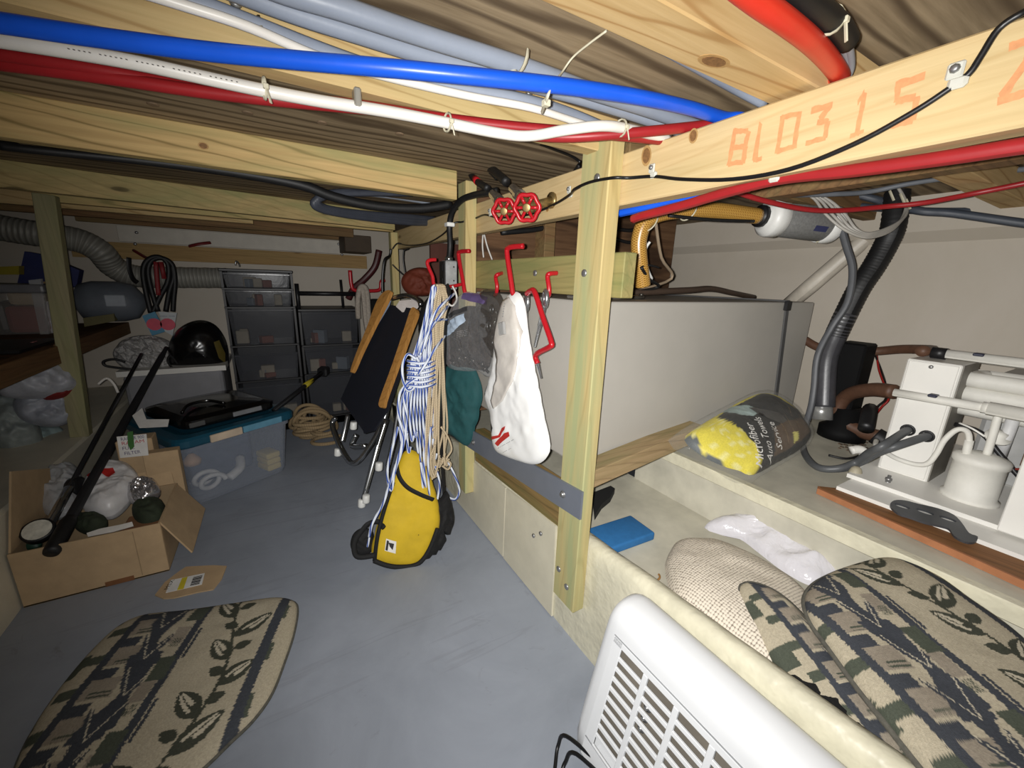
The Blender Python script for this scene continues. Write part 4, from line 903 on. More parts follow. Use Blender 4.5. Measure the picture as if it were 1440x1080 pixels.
def cushion(name, pl, px, T, Tb, o_px, u_px, label, group, org=None, s0=0., t0=0., nr=110, ns=420, scale=1., puff=6., pal=PALA, tilt=None):
    """o_px: pixel on the stripe line X=s0; u_px: pixel further along the stripes"""
    pw = Pillow(pl, px, T, Tb, T * .12, 9, puff, .5, 6)
    o = V(pl.two(*o_px)); yv = (V(pl.two(*u_px)) - o).normalized(); xv = V((yv.y, -yv.x))
    mb = MB(); pw.build(mb, nr, ns)
    A = np.array([pl.uv(V(p)) for p in mb.v]); dx = A - np.array([o.x, o.y])
    X = (dx @ np.array([xv.x, xv.y])) * scale + s0; Y = (dx @ np.array([yv.x, yv.y])) * scale + t0
    cc = fabric(X, Y, pal); mb.c = {i: c for i, c in enumerate(cc)}
    t = thing(name, label, 'cushion', org or pl.at(*o_px), group)
    mb.mk('pad', FAB, t); return t, pw
G_ = 'leaf-patterned seat cushions'
t, pw = cushion('seat_cushion', Pl((0, 1, .012), (0, 0, 1)), [(20, 1100), (30, 1060), (60, 1005), (100, 950), (140, 905), (170, 880), (205, 866), (260, 860), (330, 850), (385, 842), (410, 845), (418, 856), (413, 890), (400, 930), (382, 975), (356, 1012), (325, 1042), (290, 1076), (250, 1110), (200, 1150), (110, 1165), (40, 1140)], .028, .011, (37, 1073), (200, 873), 'leaf-patterned cushion lying flat on the grey floor', G_, s0=.045, scale=.95)
def rim(pw, pl, off, rad, n=120, m=None, parent=None):
    pts = []
    for k in range(n):
        a = -PI + 2 * PI * k / n; R = pw.R(a); pts.append(pl.xyz(pw.c[0] + math.cos(a) * R, pw.c[1] + math.sin(a) * R, off))
    return MB().tube(pts, rad, 6, 1, True).mk('piping', m, parent)
PIP = plain('dark_piping', (84, 82, 74), .9, var=.3, vs=90)
rim(pw, pw.pl, -.002, .0045, m=PIP, parent=t)
pb = Pl((.86, .25, .375), (-.40, .0, 1))
t, pw = cushion('seat_cushion', pb, [(1040, 832), (1044, 822), (1060, 820), (1090, 832), (1125, 862), (1165, 915), (1215, 975), (1265, 1035), (1330, 1110), (1370, 1180), (1300, 1190), (1200, 1080), (1150, 1015), (1105, 958), (1065, 900), (1045, 858)], .022, .03, (1240, 1080), (1052, 830), 'leaf-patterned cushion seen edge-on, tucked down beside the cream coaming', G_, s0=.03, t0=.1, scale=1.6, nr=80, ns=400, puff=3)
rim(pw, pb, -.002, .005, m=PIP, parent=t)
pa = Pl((1.1, .3, .432), (-.08, .0, 1))
t, pw = cushion('seat_cushion', pa, [(1131, 846), (1140, 826), (1160, 812), (1195, 798), (1240, 787), (1275, 793), (1320, 815), (1365, 848), (1410, 880), (1450, 915), (1500, 980), (1560, 1100), (1500, 1200), (1400, 1200), (1330, 1120), (1290, 1072), (1245, 1015), (1205, 965), (1165, 910), (1140, 875)], .03, .022, (1281, 1014), (1140, 863), 'leaf-patterned cushion lying broadside on top near the platform edge', G_, s0=.054, t0=.03, scale=1.25, nr=120, ns=480)
rim(pw, pa, -.002, .005, m=PIP, parent=t)

# ================================================================ HEATER
HW = plain('heater_white', (226, 228, 230), .35, var=.02, vs=8, bump=.05, spec=.5); HD = plain('heater_dark', (112, 106, 96), .7)
ht = thing('convector_heater', 'white slatted heater standing against the cream coaming', 'heater', (.55, .15, 0))
# profile in (x, z): grille face leans back toward the stringer
prof = [(.468, .028), (.462, .05), (.470, .09), (.5245, .318), (.533, .345), (.548, .364), (.570, .374), (.600, .374), (.622, .362), (.634, .335), (.634, .06), (.62, .03)]
Y0, Y1 = .478, -.28
prof = prof[:3] + [(v.x, v.y) for v in catmull([V((a, z, 0)) for a, z in prof[3:10]], 4)] + prof[10:]
def heater_shell():
    mb = MB(); n = len(prof); vs = []; fs = []; ff = []
    cx = sum(a for a, z in prof) / n; cz = sum(z for a, z in prof) / n
    rows = [(Y0, .80), (Y0 - .004, .90), (Y0 - .014, .965), (Y0 - .03, 1.), (Y1, 1.)]
    for y, s in rows:
        for a, z in prof: vs.append((cx + (a - cx) * s, y, cz + (z - cz) * (s if s < 1 else 1)))
    for r in range(len(rows) - 1):
        for k in range(n):
            if r == 3 and k == 2: continue       # grille opening
            k2 = (k + 1) % n; (fs if 3 <= k < n - 4 or r < 3 else ff).append((r * n + k, r * n + k2, (r + 1) * n + k2, (r + 1) * n + k))
    ff.append(tuple(range(n)))
    mb.add(vs, fs, True); mb.add(vs, ff, False)
    return mb
mb = heater_shell()
A0, A1 = V((.470, 0, .09)), V((.5245, 0, .318)); gd = (A1 - A0).normalized(); gn = V((-gd.z, 0, gd.x))
def GP(y, s, h=0.): p = A0 + gd * s + gn * h; return V((p.x, y, p.z))
GL = (A1 - A0).length; yg0 = Y0 - .03
def strip(mb, y0, s0, y1, s1, t=.004, h=0.):
    c = (GP(y0, s0, h - t / 2) + GP(y1, s1, h - t / 2)) / 2; mb.box(c, (abs(s1 - s0), abs(y1 - y0), t), .0008, (gd, V((0, 1, 0)), gn))
GB, GTp = .004, GL - .012
strip(mb, yg0 + .001, 0, yg0 - .022, GL); strip(mb, yg0, 0, Y1, GB); strip(mb, yg0, GTp, Y1, GL)
mb.mk('housing', HW, ht)
strip_ = MB(); strip_.box(GP((Y0 + Y1) / 2, GL / 2, -.03), (GL * .98, abs(Y1 - yg0), .004), 0, (gd, V((0, 1, 0)), gn)); strip_.mk('back_baffle', HD, ht)
NR = 10; pitch = (GTp - GB) / NR
cols = []; y = yg0 - .022
while y > Y1 + .05: cols.append((y, y - .056)); y -= .0665
for a, b in cols:
    m_ = MB(); strip(m_, b, GB, b - .0105, GTp, .006, .0005); m_.mk('grille_rib', HW, ht)
for r in range(1, NR):
    m_ = MB(); s = GB + r * pitch; strip(m_, yg0 - .02, s - .0042, Y1, s + .0042, .005, -.0005); m_.mk('grille_slat', HW, ht)
for i, r in enumerate((3, 4, 5)):
    p = GP(cols[1][1] + .045, GB + (r + 2.5) * pitch, -.012); MB().lathe([(.008, 0), (.008, .003), (.0035, .004), (.0035, .008)], p, gn, 10).mk('inner_screw', BOLT, ht)
MB().box(GP((yg0 + Y1) / 2, GL + .003, .0005), (.002, abs(Y1 - yg0), .0012), 0, (gd, V((0, 1, 0)), gn)).mk('seam', plain('seam_grey', (150, 152, 154), .5), ht)
for i, (a, b) in enumerate((((790, 1100), (783, 1060)), ((812, 1100), (800, 1075)))):
    pass
for i in range(2):
    pts = [V((.474, .40 - .06 * i, .07)), az(.05, 796 + 14 * i, 1035 + 25 * i), az(.02, 785 + 10 * i, 1048 + 24 * i), az(.008, 781 + 8 * i, 1075 + 18 * i), az(.008, 778 + 6 * i, 1110 + 15 * i), az(.008, 780, 1180)]
    MB().tube(pts, .004, 8, 6).mk('power_cord', BLK, ht)

# ================================================================ HANGING FROM THE HOOK BOARD
HOOKR = plain('red_vinyl', (178, 26, 36), .3, var=.06, bump=0, spec=.5); STEEL = plain('zinc_steel', (166, 168, 170), .3, .85, var=.1, vs=60)
def hook(label, pts, r, cat='hook', group='red vinyl hooks on the board'):
    t = thing('red_hook', label, cat, pts[0], group); MB().tube(pts, r, 12, 5).mk('shank', HOOKR, t); return t
hook('big red hook holding the white carrier bag', [V((.651, ax(.65, 741, 425).y, ax(.65, 741, 425).z)), ax(.60, 731, 422), ax(.586, 722, 414), ax(.584, 719, 398), ax(.583, 713, 356), ax(.585, 715, 349), ax(.59, 722, 347), ax(.60, 736, 346)], .0074)
hook('big red hook above the clear zip bag', [ax(.65, 668, 418), ax(.60, 660, 414), ax(.585, 654, 411), ax(.583, 651, 395), ax(.583, 645, 360), ax(.585, 647, 354), ax(.595, 660, 353)], .0072)
hook('thin red hook carrying the blue and white rope', [V((.607, 1.40, .985)), V((.55, 1.39, .975)), ay(1.36, 612, 402), ay(1.36, 608, 388), ay(1.36, 601, 371), ay(1.36, 604, 366), ay(1.36, 613, 365)], .0062)
for q, lb in (((783, 384, 770, 386, 772, 414), 'small red hook nearest the tall post'), ((706, 384, 697, 387, 698, 412), 'small red hook between the clear bag and the white bag'), ((659, 387, 653, 389, 655, 412), 'small red hook half hidden behind a big one')):
    a = ax(.651, q[0], q[1]); hook(lb, [a, ax(.625, q[2] + 3, q[3] - 1), ax(.622, q[2], q[3] + 3), ax(.622, q[2] + 2, q[5] - 10), ax(.625, q[4], q[5]), ax(.64, q[4] - 3, q[5] + 4)], .0062)
lh = thing('screw_hook', 'loose red screw hook with a bare threaded end hanging by the white bag', 'hook', ax(.60, 760, 540))
hp_ = [ax(.605, 741, 413), ax(.6, 746, 409), ax(.597, 752, 411), ax(.595, 763, 445), ax(.593, 775, 480), ax(.592, 774, 487), ax(.592, 757, 496), ax(.593, 753, 502), ax(.594, 756, 511)]
MB().tube(hp_, .0074, 12, 5).mk('shank', HOOKR, lh)
def thread(a, b, r):
    mb = MB(); a, b = V(a), V(b); n = 14
    for i in range(n):
        p = a.lerp(b, i / n); q = a.lerp(b, (i + 1) / n); k = 1 - .4 * i / n
        mb.lathe([(r * .75 * k, 0), (r * k, (q - p).length * .5), (r * .75 * k, (q - p).length)], p, b - a, 10, False, i in (0, n - 1))
    return mb
thread(ax(.594, 756, 511), ax(.596, 761, 532), .0056).mk('threaded_tip', STEEL, lh)
for lb, c, e in (('steel screw eye hanging beside the loose red hook', (767, 420), (752, 488)), ('second steel screw eye tucked behind the white bag handle', (741, 425), (738, 470))):
    t = thing('screw_eye', lb, 'screw', ax(.615, *e)); cc = ax(.615, *c)
    MB().tube([cc + V((.006 * math.cos(a), .014 * math.cos(a), .020 * math.sin(a))) for a in [2 * PI * k / 14 for k in range(14)]], .0064, 10, 2, True).mk('eye', STEEL, t)
    s0 = cc - V((0, -.004, .022)); ee = ax(.616, *e); mid = s0.lerp(ee, .45)
    MB().tube([s0, mid], .0064, 10, 1).mk('shank', STEEL, t); thread(mid, ee, .0064).mk('threaded_tip', STEEL, t)

# white carrier bag
WB = plain('white_carrier_film', (238, 238, 236), .32, var=.02, bump=.12, bs=40, bd=.004, spec=.5)
pw = Pl((.585, 1.0, .8), (-1, -.12, .05))
wb = thing('carrier_bag', 'white plastic carrier bag with red print hanging from a big red hook', 'bag', pw.at(730, 650))
WBP = Pillow(pw, [(713, 420), (722, 410), (733, 414), (739, 432), (742, 462), (748, 500), (757, 545), (766, 590), (773, 618), (773, 636), (762, 650), (748, 653), (732, 649), (712, 642), (697, 632), (695, 605), (692, 580), (684, 560), (690, 540), (697, 510), (700, 470), (705, 445)], .030, .012, .005, 16, 5, .5, smooth=2, seed=2)
WBP.build(MB(), 34, 110).mk('film', WB, wb)
mb = MB(); WBP.patch(mb, [(713, 424), (724, 418), (734, 430), (742, 466), (742, 500), (735, 535), (720, 562), (706, 573), (701, 562), (709, 535), (711, 505), (704, 480), (706, 448)], .0045)
mb.mk('folded_flap', plain('white_carrier_film_b', (206, 200, 192), .3, var=.05, vs=30, bump=.25, bs=60, bd=.004), wb, solid=.002)
RPR = plain('red_print', (188, 44, 40), .5, var=.1, bump=0); BPR = plain('black_print', (40, 38, 38), .6, bump=0)
mb = MB(); WBP.patch(mb, [(697, 617), (700, 612), (711, 610), (716, 600), (722, 597), (721, 602), (716, 607), (713, 613), (703, 616)]); mb.mk('red_stroke', RPR, wb)
mb = MB(); WBP.patch(mb, [(704, 622), (710, 616), (720, 607), (726, 605), (727, 611), (716, 619), (708, 626)]); mb.mk('red_block', RPR, wb)
mb = MB(); write(mb, pw, '-- - ---- ---- ---', (708, 630), (733, 617), .008, .0015, WBP); mb.mk('print_line', BPR, wb)
mb = MB(); write(mb, pw, '---- ---', (714, 636), (728, 629), .006, .0015, WBP); mb.mk('print_line', BPR, wb)
mb = MB(); WBP.patch(mb, [(698, 590), (703, 600), (701, 607), (697, 602)]); mb.mk('dark_print', BPR, wb)
for q in (((686, 548), (692, 541), (692, 544), (687, 552)), ((686, 555), (690, 550), (691, 553), (687, 558))):
    mb = MB(); WBP.patch(mb, list(q)); mb.mk('black_mark', BPR, wb)
tg = thing('tag', 'small clear square tag on a bead chain in front of the white bag', 'tag', pw.at(722, 478))
mb = MB(); f = pw.n; c = pw.xyz(*pw.two(722, 462), WBP.h(*pw.two(722, 462)) + .012); mb.box(c, (.032, .009, .036), .002, (V((0, -1, .25)).normalized(), V((-1, 0, 0)), V((0, .25, 1)).normalized())); mb.mk('block', clear('clear_tag', (190, 190, 188), .6, .1), tg)
mb = MB()
for k in range(6): mb.lathe([(.0008, -.002), (.002, 0), (.0008, .002)], pw.xyz(*pw.two(722, 428 + k * 3.4), WBP.h(*pw.two(722, 428 + k * 3.4)) + .008), (0, 0, 1), 8)
mb.mk('bead_chain', STEEL, tg, kind='stuff')

# clear zip bag and the darker one behind
pc = Pl((.585, 1.3, .85), (-1, -.35, .0))
zb = thing('zip_bag', 'clear zip bag of metal parts with a pale label, hanging beside the ropes', 'bag', pc.at(660, 530))
CLR = clear('zip_film', (205, 207, 210), .07, .04, 1.0, .35, .9, 24)
ZBP = Pillow(pc, [(630, 470), (634, 440), (645, 418), (656, 410), (668, 412), (690, 416), (702, 428), (703, 460), (697, 500), (690, 530), (675, 522), (655, 522), (634, 518), (627, 500)], .04, .012, .010, 26, 3, .5, seed=8)
ZBP.build(MB(), 26, 80).mk('film', CLR, zb)
mb = MB(); ZBP.patch(mb, [(655, 412), (672, 412), (690, 418), (692, 428), (672, 424), (657, 420)], .002); mb.mk('purple_zip', plain('purple_film', (92, 78, 118), .35, bump=.1), zb)
mb = MB(); ZBP.patch(mb, [(634, 462), (645, 448), (664, 440), (666, 450), (652, 462), (637, 474)], .002); mb.mk('pale_label', plain('pale_blue_label', (176, 192, 210), .4, bump=.1), zb)
mb = MB(); ZBP.patch(mb, [(640, 442), (650, 436), (667, 430), (668, 436), (652, 442), (642, 447)], .002); mb.mk('dark_label_band', plain('dark_label', (58, 58, 60), .4, bump=.1), zb)
mb = MB()
for k in range(4): write(mb, pc, '--- ---- -- ------', (653, 466 + k * 2.4), (668, 463 + k * 2.4), .004, .003, ZBP)
mb.mk('small_print', plain('white_print_b', (214, 214, 214), .6, bump=0), zb, kind='stuff')
Pillow(pc, [(633, 470), (642, 440), (660, 430), (690, 440), (697, 470), (692, 500), (684, 520), (655, 516), (636, 512)], .012, .008, .006, 30, 3, .5, seed=31).build(MB(), 16, 50).mk('dark_parts', plain('dark_parts', (60, 53, 48), .4, .2, var=.6, vs=34, bump=1., bs=34, bd=.012), zb)
rng = random.Random(11); DKM = plain('dull_metal_parts', (70, 66, 62), .35, .6, var=.3, vs=50)
for k in range(9):
    p = pc.xyz(*pc.two(640 + rng.random() * 45, 488 + rng.random() * 28), .006 + .012 * rng.random())
    d = V((rng.random() - .5, rng.random() - .5, rng.random() - .5)); MB().lathe([(.006, 0), (.011, .002), (.011, .010), (.005, .012), (.005, .024)], p, d, 10).mk('metal_part', DKM, zb)
pd = Pl((.62, 1.2, .85), (-1, -.2, 0))
zc = thing('zip_bag', 'dusky clear bag with ring pulls behind the zip bag, beside the white carrier', 'bag', pd.at(700, 500))
Pillow(pd, [(676, 412), (690, 408), (704, 414), (711, 440), (708, 470), (704, 503), (690, 500), (678, 470)], .03, .01, .008, 30, 3, .5, seed=12).build(MB(), 18, 60).mk('film', clear('smoky_film', (70, 64, 58), .45, .12, .6, .2), zc)
for q in ((698, 435), (694, 458), (701, 480)):
    MB().tube([pd.xyz(*pd.two(*q), .02) + V((0, .010 * math.cos(a), .014 * math.sin(a))) for a in [2 * PI * k / 10 for k in range(10)]], .003, 8, 2, True).mk('ring', STEEL, zc)
TEAL = plain('teal_cloth', (24, 74, 76), .8, var=.12, vs=30, bump=.3, bs=260)
Pillow(Pl((.60, 1.35, .7), (-1, -.5, .05)), [(622, 520), (640, 510), (664, 512), (673, 530), (674, 575), (668, 600), (657, 628), (640, 614), (622, 602), (619, 560)], .03, .012, .008, 18, 4, .5, smooth=1, seed=5).build(MB(), 24, 80).mk('stuff_sack', TEAL, None, 'dark teal fabric pouch hanging under the clear zip bag', 'pouch')

# ropes on the thin hook
RBW = rope_mat('blue_white_rope', (216, 222, 232), (52, 80, 160), 11, .62, .8, 2); RCR = rope_mat('cream_rope', (204, 186, 156), (176, 158, 128), 160, .55, .85)
RT = rope_mat('tan_rope', (172, 150, 116), (126, 106, 78), 120, .5, .85)
Yr = 1.335
br = thing('rope_hank', 'blue and white braided rope hanked and tied, hanging from the thin hook', 'rope', ay(Yr, 600, 720))
def R_(pts, dy=0., back=None): return [ay(Yr + (back if back is not None and i == 0 else dy), *p) for i, p in enumerate(pts)]
rng = random.Random(4)
for k in range(11):                                            # vertical turns of the hank, hook to lower loops
    o = k - 5; x0 = 613 + o * .9; low = 610 + rng.random() * 66; xw = 588 + o * 3.4; xb = 586 + o * 4.6
    dy = -.012 + .010 * (k % 3)
    R1 = [(612, 401), (x0 - 1, 404), (x0 - 2, 412), (x0 - 4 + o * .6, 430), (600 + o * 1.6, 470), (592 + o * 2.4, 505), (xw + 2, 535), (xb, 575), (xb + 1, low - 8), (xb + 3, low), (xb + 5, low - 8)]
    MB().tube(R_(R1, dy), .0047, 8, 5).mk('strand', RBW, br)
for k in range(6):                                             # frapping turns
    yy = 506 + k * 6.6
    MB().tube([ay(Yr - .02, 573, yy + 1), ay(Yr - .045, 579, yy + 3), ay(Yr - .06, 592, yy + 5), ay(Yr - .055, 606, yy + 3), ay(Yr - .02, 614, yy)], .005, 8, 4).mk('wrapping_turn', RBW, br)
for pts, dy in (([(640, 412), (625, 425), (612, 440), (600, 470), (590, 500)], -.04), ([(632, 428), (622, 440), (606, 462), (596, 490)], -.045), ([(629, 449), (612, 452), (602, 470), (592, 496)], -.05), ([(626, 472), (612, 490), (600, 510), (588, 526)], -.05),
    ([(585, 505), (574, 498), (567, 510), (566, 530), (572, 548), (582, 545), (590, 520), (586, 502)], -.05),
    ([(588, 532), (572, 540), (562, 555), (560, 580), (564, 600), (566, 620), (558, 650), (548, 680), (538, 710), (524, 735), (519, 755)], -.05),
    ([(580, 540), (568, 556), (572, 590), (566, 630), (556, 660), (550, 690), (545, 660), (560, 600)], -.035),
    ([(600, 590), (596, 640), (598, 680), (604, 720), (606, 738), (600, 732), (596, 700), (592, 650)], -.05),
    ([(606, 600), (602, 650), (604, 700), (608, 735), (604, 742)], -.06),
    ([(612, 655), (618, 680), (614, 705), (606, 715)], -.03), ([(628, 645), (640, 670), (646, 690), (640, 702), (628, 698)], -.02)):
    MB().tube(R_(pts, dy - (.035 if pts[0][0] > 625 and pts[0][1] < 500 else 0), .02 if pts[0][0] > 625 else None), .0047, 8, 6).mk('strand', RBW, br)
cr = thing('rope_hank', 'cream braided rope hanging in long loops beside the blue and white one', 'rope', ay(Yr, 620, 680))
for k in range(12):
    o = k - 5.5; x0 = 620 + o * .95; low = 636 + rng.random() * 30; dy = -.03 + .022 * (k % 2) + .004 * o
    xb = 611 + o * 2.6
    j_ = lambda: rng.uniform(-1.8, 1.8)
    MB().tube([ay(1.36, 611, 402)] + R_([(x0 * .8 + 613 * .2, 401), (x0 + 1, 408), (x0 + o * .5 + 1 + j_(), 425), (617 + o * 1.2 + j_(), 455), (617 + o * 1.2 + j_(), 490), (614 + o * 2. + j_(), 540), (xb + 1 + 1.6 * j_(), 600), (xb + 2 * j_(), low), (xb + 3, low + 10), (xb + 6, low)], dy), .0042, 8, 5).mk('strand', RCR, cr)
for pts, dy in (([(612, 600), (600, 615), (596, 635), (604, 642), (612, 625)], -.05), ([(604, 620), (606, 655), (612, 668), (618, 640)], -.05), ([(620, 600), (630, 615), (635, 632), (628, 645), (634, 652), (630, 660), (622, 655)], -.02)):
    MB().tube(R_(pts, dy), .004, 8, 5).mk('strand', RCR, cr)
BST = plain('black_webbing', (14, 14, 15), .8, var=.2, vs=80, bump=.3, bs=300)
mb = MB(); mb.tube(R_([(628, 400), (632, 412), (628, 440), (626, 480), (624, 540), (621, 600), (622, 650), (625, 700), (628, 740)], .02), .012, 8, 5, flat=.35); mb.mk('webbing_strap', BST, None, 'black webbing strap hanging behind the cream rope', 'strap')
MB().tube(R_([(636, 402), (641, 412), (642, 422), (636, 430), (628, 425)], .0), .0035, 8, 5).mk('cord_loop', plain('pale_cord', (206, 202, 196), .8), None, 'short pale cord loop between the ropes and the clear bag', 'cord')
# yellow bag
YEL = plain('yellow_cloth', (198, 166, 26), .75, var=.1, vs=14, bump=.3, bs=300)
py_ = Pl((.42, 1.262, .1), (-.22, -1, .30))
yb_ = thing('yellow_bag', 'yellow buoyancy bag with black trim standing on the floor under the ropes', 'bag', (.36, 1.28, 0))
Pillow(py_, [(524, 788), (527, 752), (536, 720), (548, 684), (560, 650), (572, 632), (592, 640), (604, 668), (614, 700), (618, 738), (606, 770), (590, 792), (566, 797)], .035, .06, .004, 12, 4, .5, smooth=2).build(MB(), 24, 90).mk('yellow_panel', YEL, yb_)
YBP = Pillow(py_, [(524, 788), (527, 752), (536, 720), (548, 684), (560, 650), (572, 632), (592, 640), (604, 668), (614, 700), (618, 738), (606, 770), (590, 792), (566, 797)], .035, .06, .004, 12, 4, .5, smooth=2)
def on(pw_, px, h=.004): a, b = pw_.pl.two(*px); return pw_.pl.xyz(a, b, pw_.h(a, b) + h)
MB().tube([on(YBP, q) for q in ((557, 650), (561, 668), (572, 682), (590, 692), (608, 700))], .0095, 8, 5, flat=.55).mk('black_band', BST, yb_)
MB().tube([on(YBP, q, .004) for q in ((527, 786), (530, 758), (535, 734), (543, 706), (553, 676))], .0075, 8, 5).mk('black_trim', BST, yb_)
MB().tube([on(YBP, q, .008) for q in ((526, 785), (545, 792), (566, 794), (588, 789), (603, 769), (614, 740))], .0085, 8, 5).mk('black_trim', BST, yb_)
Pillow(Pl((.5, 1.30, .1), (.25, -1, .2)), [(596, 792), (614, 755), (622, 700), (628, 690), (636, 715), (637, 735), (626, 760), (610, 785)], .03, .02, .008, 40).build(MB(), 14, 50).mk('black_side', BST, yb_)
mb = MB(); mb.tube([on(YBP, q, .006) for q in ((540, 738), (532, 732))] + [py_.at(*q) + V((-.0, -.03, 0)) for q in ((516, 730), (508, 738), (498, 752), (496, 766), (502, 776))] + [on(YBP, (528, 776), .01)], .009, 8, 5, flat=.6); mb.mk('carry_handle', BST, yb_)
Pillow(Pl((.3, 1.30, .05), (-.2, -1, .3)), [(494, 772), (496, 752), (510, 742), (524, 748), (525, 772), (512, 780)], .015, .015, .003, 40).build(MB(), 10, 40).mk('black_pouch', BST, yb_)
mb = MB(); YBP.patch(mb, [(543, 753), (557, 757), (556, 774), (541, 770)], .001); mb.mk('sewn_label', plain('white_label', (222, 220, 214), .6, bump=0), yb_)
mb = MB(); YBP.patch(mb, [(546, 758), (554, 760), (552, 769), (548, 764)], .002); mb.mk('label_mark', BPR, yb_)
mb = MB(); YBP.patch(mb, [(544, 755), (547, 756), (545, 770), (542, 769)], .002); mb.mk('label_mark', BPR, yb_)
MB().tube([on(YBP, q, .008) for q in ((524, 735), (520, 752), (517, 768))], .004, 8, 4).mk('rope_end', RBW, None, 'free end of blue and white rope beside the yellow bag handle', 'rope')

# ---- valves with red handwheels and their black hoses
BRASS = plain('brass', (150, 128, 84), .35, .7, var=.1); CHR = plain('chrome', (186, 188, 190), .18, .95, var=.05, bump=0)
def valve(c, label, hosepts, ring=None):
    c = V(c); ax_ = (EYE - c).normalized(); ax_ = (ax_ + V((-.3, .0, -.1))).normalized(); u = ax_.cross(V((0, 0, 1))).normalized(); v = u.cross(ax_)
    t = thing('garden_valve', label, 'valve', c, 'valves with red handwheels')
    mb = MB(); R1 = .030
    pts = []
    for k in range(36):
        a = 2 * PI * k / 36; rr = R1 * (1 + .07 * math.cos(6 * a)); pts.append(c + u * (rr * math.cos(a)) + v * (rr * math.sin(a)))
    mb.tube(pts, .0052, 8, 1, True)
    for k in range(6):
        a = 2 * PI * k / 6; mb.tube([c + (u * math.cos(a) + v * math.sin(a)) * .008, c + (u * math.cos(a) + v * math.sin(a)) * R1], .0042, 6, 1)
    mb.lathe([(.011, -.004), (.011, .004)], c, ax_, 14); mb.mk('handwheel', HOOKR, t)
    MB().lathe([(.0105, .004), (.0105, .0055), (.008, .006)], c, ax_, 14).mk('wheel_badge', BRASS, t)
    b = c - ax_ * .045
    mb = MB(); mb.tube([c - ax_ * .005, b], .007, 10, 1); mb.lathe([(.015, -.02), (.017, 0), (.012, .02)], b, ax_, 12); mb.tube([b, V((.65, b.y - .01, b.z + .02))], .011, 10, 1); mb.lathe([(.02, 0), (.02, .006)], V((.6495, b.y - .01, b.z + .02)), (-1, 0, 0), 12)
    o1 = V(hosepts[0]); mb.tube([b, b.lerp(o1, .45)], .0105, 10, 1); mb.mk('valve_body', BRASS, t)
    d = (o1 - b).normalized()
    MB().lathe([(.0165, 0), (.0165, .016), (.014, .018), (.0135, .05)], b.lerp(o1, .42), d, 12, False).mk('hose_coupling', CHR, t)
    return t, d
h1 = [ax(.60, 686, 265), ax(.60, 672, 256), ax(.605, 663, 246), ax(.615, 667, 238), ax(.63, 680, 234), ax(.645, 690, 240), ax(.66, 700, 250)]
h2 = [ax(.60, 712, 256), ax(.61, 700, 245), ax(.63, 690, 237), ax(.655, 684, 236)]
valve(ax(.565, 709, 297), 'garden valve with a red handwheel, the one nearer the junction box', h1)
valve(ax(.560, 741, 292), 'garden valve with a red handwheel, the one toward the tall post', h2)
hh = thing('garden_hose', 'black hose with a red ring bending round from the first red valve', 'hose', h1[2]); MB().tube(h1, .0105, 12, 6).mk('hose', RUB, hh)
MB().tube([h1[1], h1[1].lerp(h1[2], .45)], .0115, 12, 1).mk('red_ring', HOOKR, hh)
pipe('garden_hose', h2, .0125, RUB, 'short fat black hose running up behind from the second red valve', 'hose', n=12)
jb = thing('junction_box', 'small galvanised metal electrical box beside the ropes', 'box', (.595, 1.33, .97))
c_ = ax(.60, 635, 387); b0 = V((.59, c_.y, c_.z))
mb = MB(); mb.box(b0, (.046, .055, .105), .004); mb.mk('box_body', plain('galvanised_box', (160, 162, 162), .45, .1, var=.2, vs=40), jb)
MB().box(b0 + V((-.026, .002, 0)), (.006, .05, .10), .001).mk('box_face', plain('black_plastic_b', (30, 30, 30), .5), jb)
for dz in (-.025, .025): MB().box(b0 + V((-.0305, .002, dz)), (.003, .03, .026), .002).mk('socket', DARK, jb)
for dy, dz in ((.0, .03), (.0, -.02)): MB().lathe([(.003, 0), (.003, .001)], b0 + V((.008, -.0272, dz)), (0, -1, 0), 8).mk('knockout', DARK, jb)
MB().lathe([(.014, 0), (.016, .004), (.016, .012), (.012, .016)], b0 + V((0, 0, .052)), (0, 0, 1), 10).mk('cable_gland', CHR, jb)
pipe('supply_cable', [b0 + V((0, 0, .06)), ax(.59, 633, 345), ax(.59, 632, 318), ax(.59, 636, 298), ax(.59, 648, 282), ax(.595, 664, 275), ax(.61, 684, 271), ax(.63, 700, 268)], .0105, RUB, 'black cable curving down from the valves into the metal box', 'cable', n=12)
MB().box(ax(.59, 633, 316) + V((-.002, 0, 0)), (.03, .03, .014), .002).mk('cable_clip', WPL, None, 'white clip on the black cable above the metal box', 'clip')
# hoses under the green-stained joist
pipe('black_hose', [V((-1.5, 1.42, 1.225)), ay(1.42, -40, 199), ay(1.42, 0, 205), ay(1.42, 60, 212), ay(1.44, 200, 226), ay(1.46, 320, 241), ay(1.46, 420, 259), ay(1.47, 470, 277), ay(1.48, 530, 290), ay(1.48, 590, 293), ay(1.47, 634, 287)], lambda t: .009 + .006 * min(1, max(0, (t - .35) / .25)), RUB, 'thick black hose slung under the green-stained joist', 'hose', n=12)
for i in range(3):
    pipe('grey_hose', [ay(1.7, 540 + 20 * i, 272), ay(1.65, 480, 270 + i), ay(1.62, 452 - 2 * i, 276 + 2 * i), ay(1.62, 446 - 2 * i, 285 + 2 * i), ay(1.66, 465, 294 + 2 * i), ay(1.75, 520, 301 + 3 * i), ay(1.85, 575, 305 + 4 * i), ay(1.95, 612, 308 + 3 * i)], .012, plain('dark_slate_hose', (66, 70, 80), .5), ('innermost', 'middle', 'outermost')[i] + ' of three dark slate hoses doubling back under the green-stained joist', 'hose', 'slate hoses doubling back')
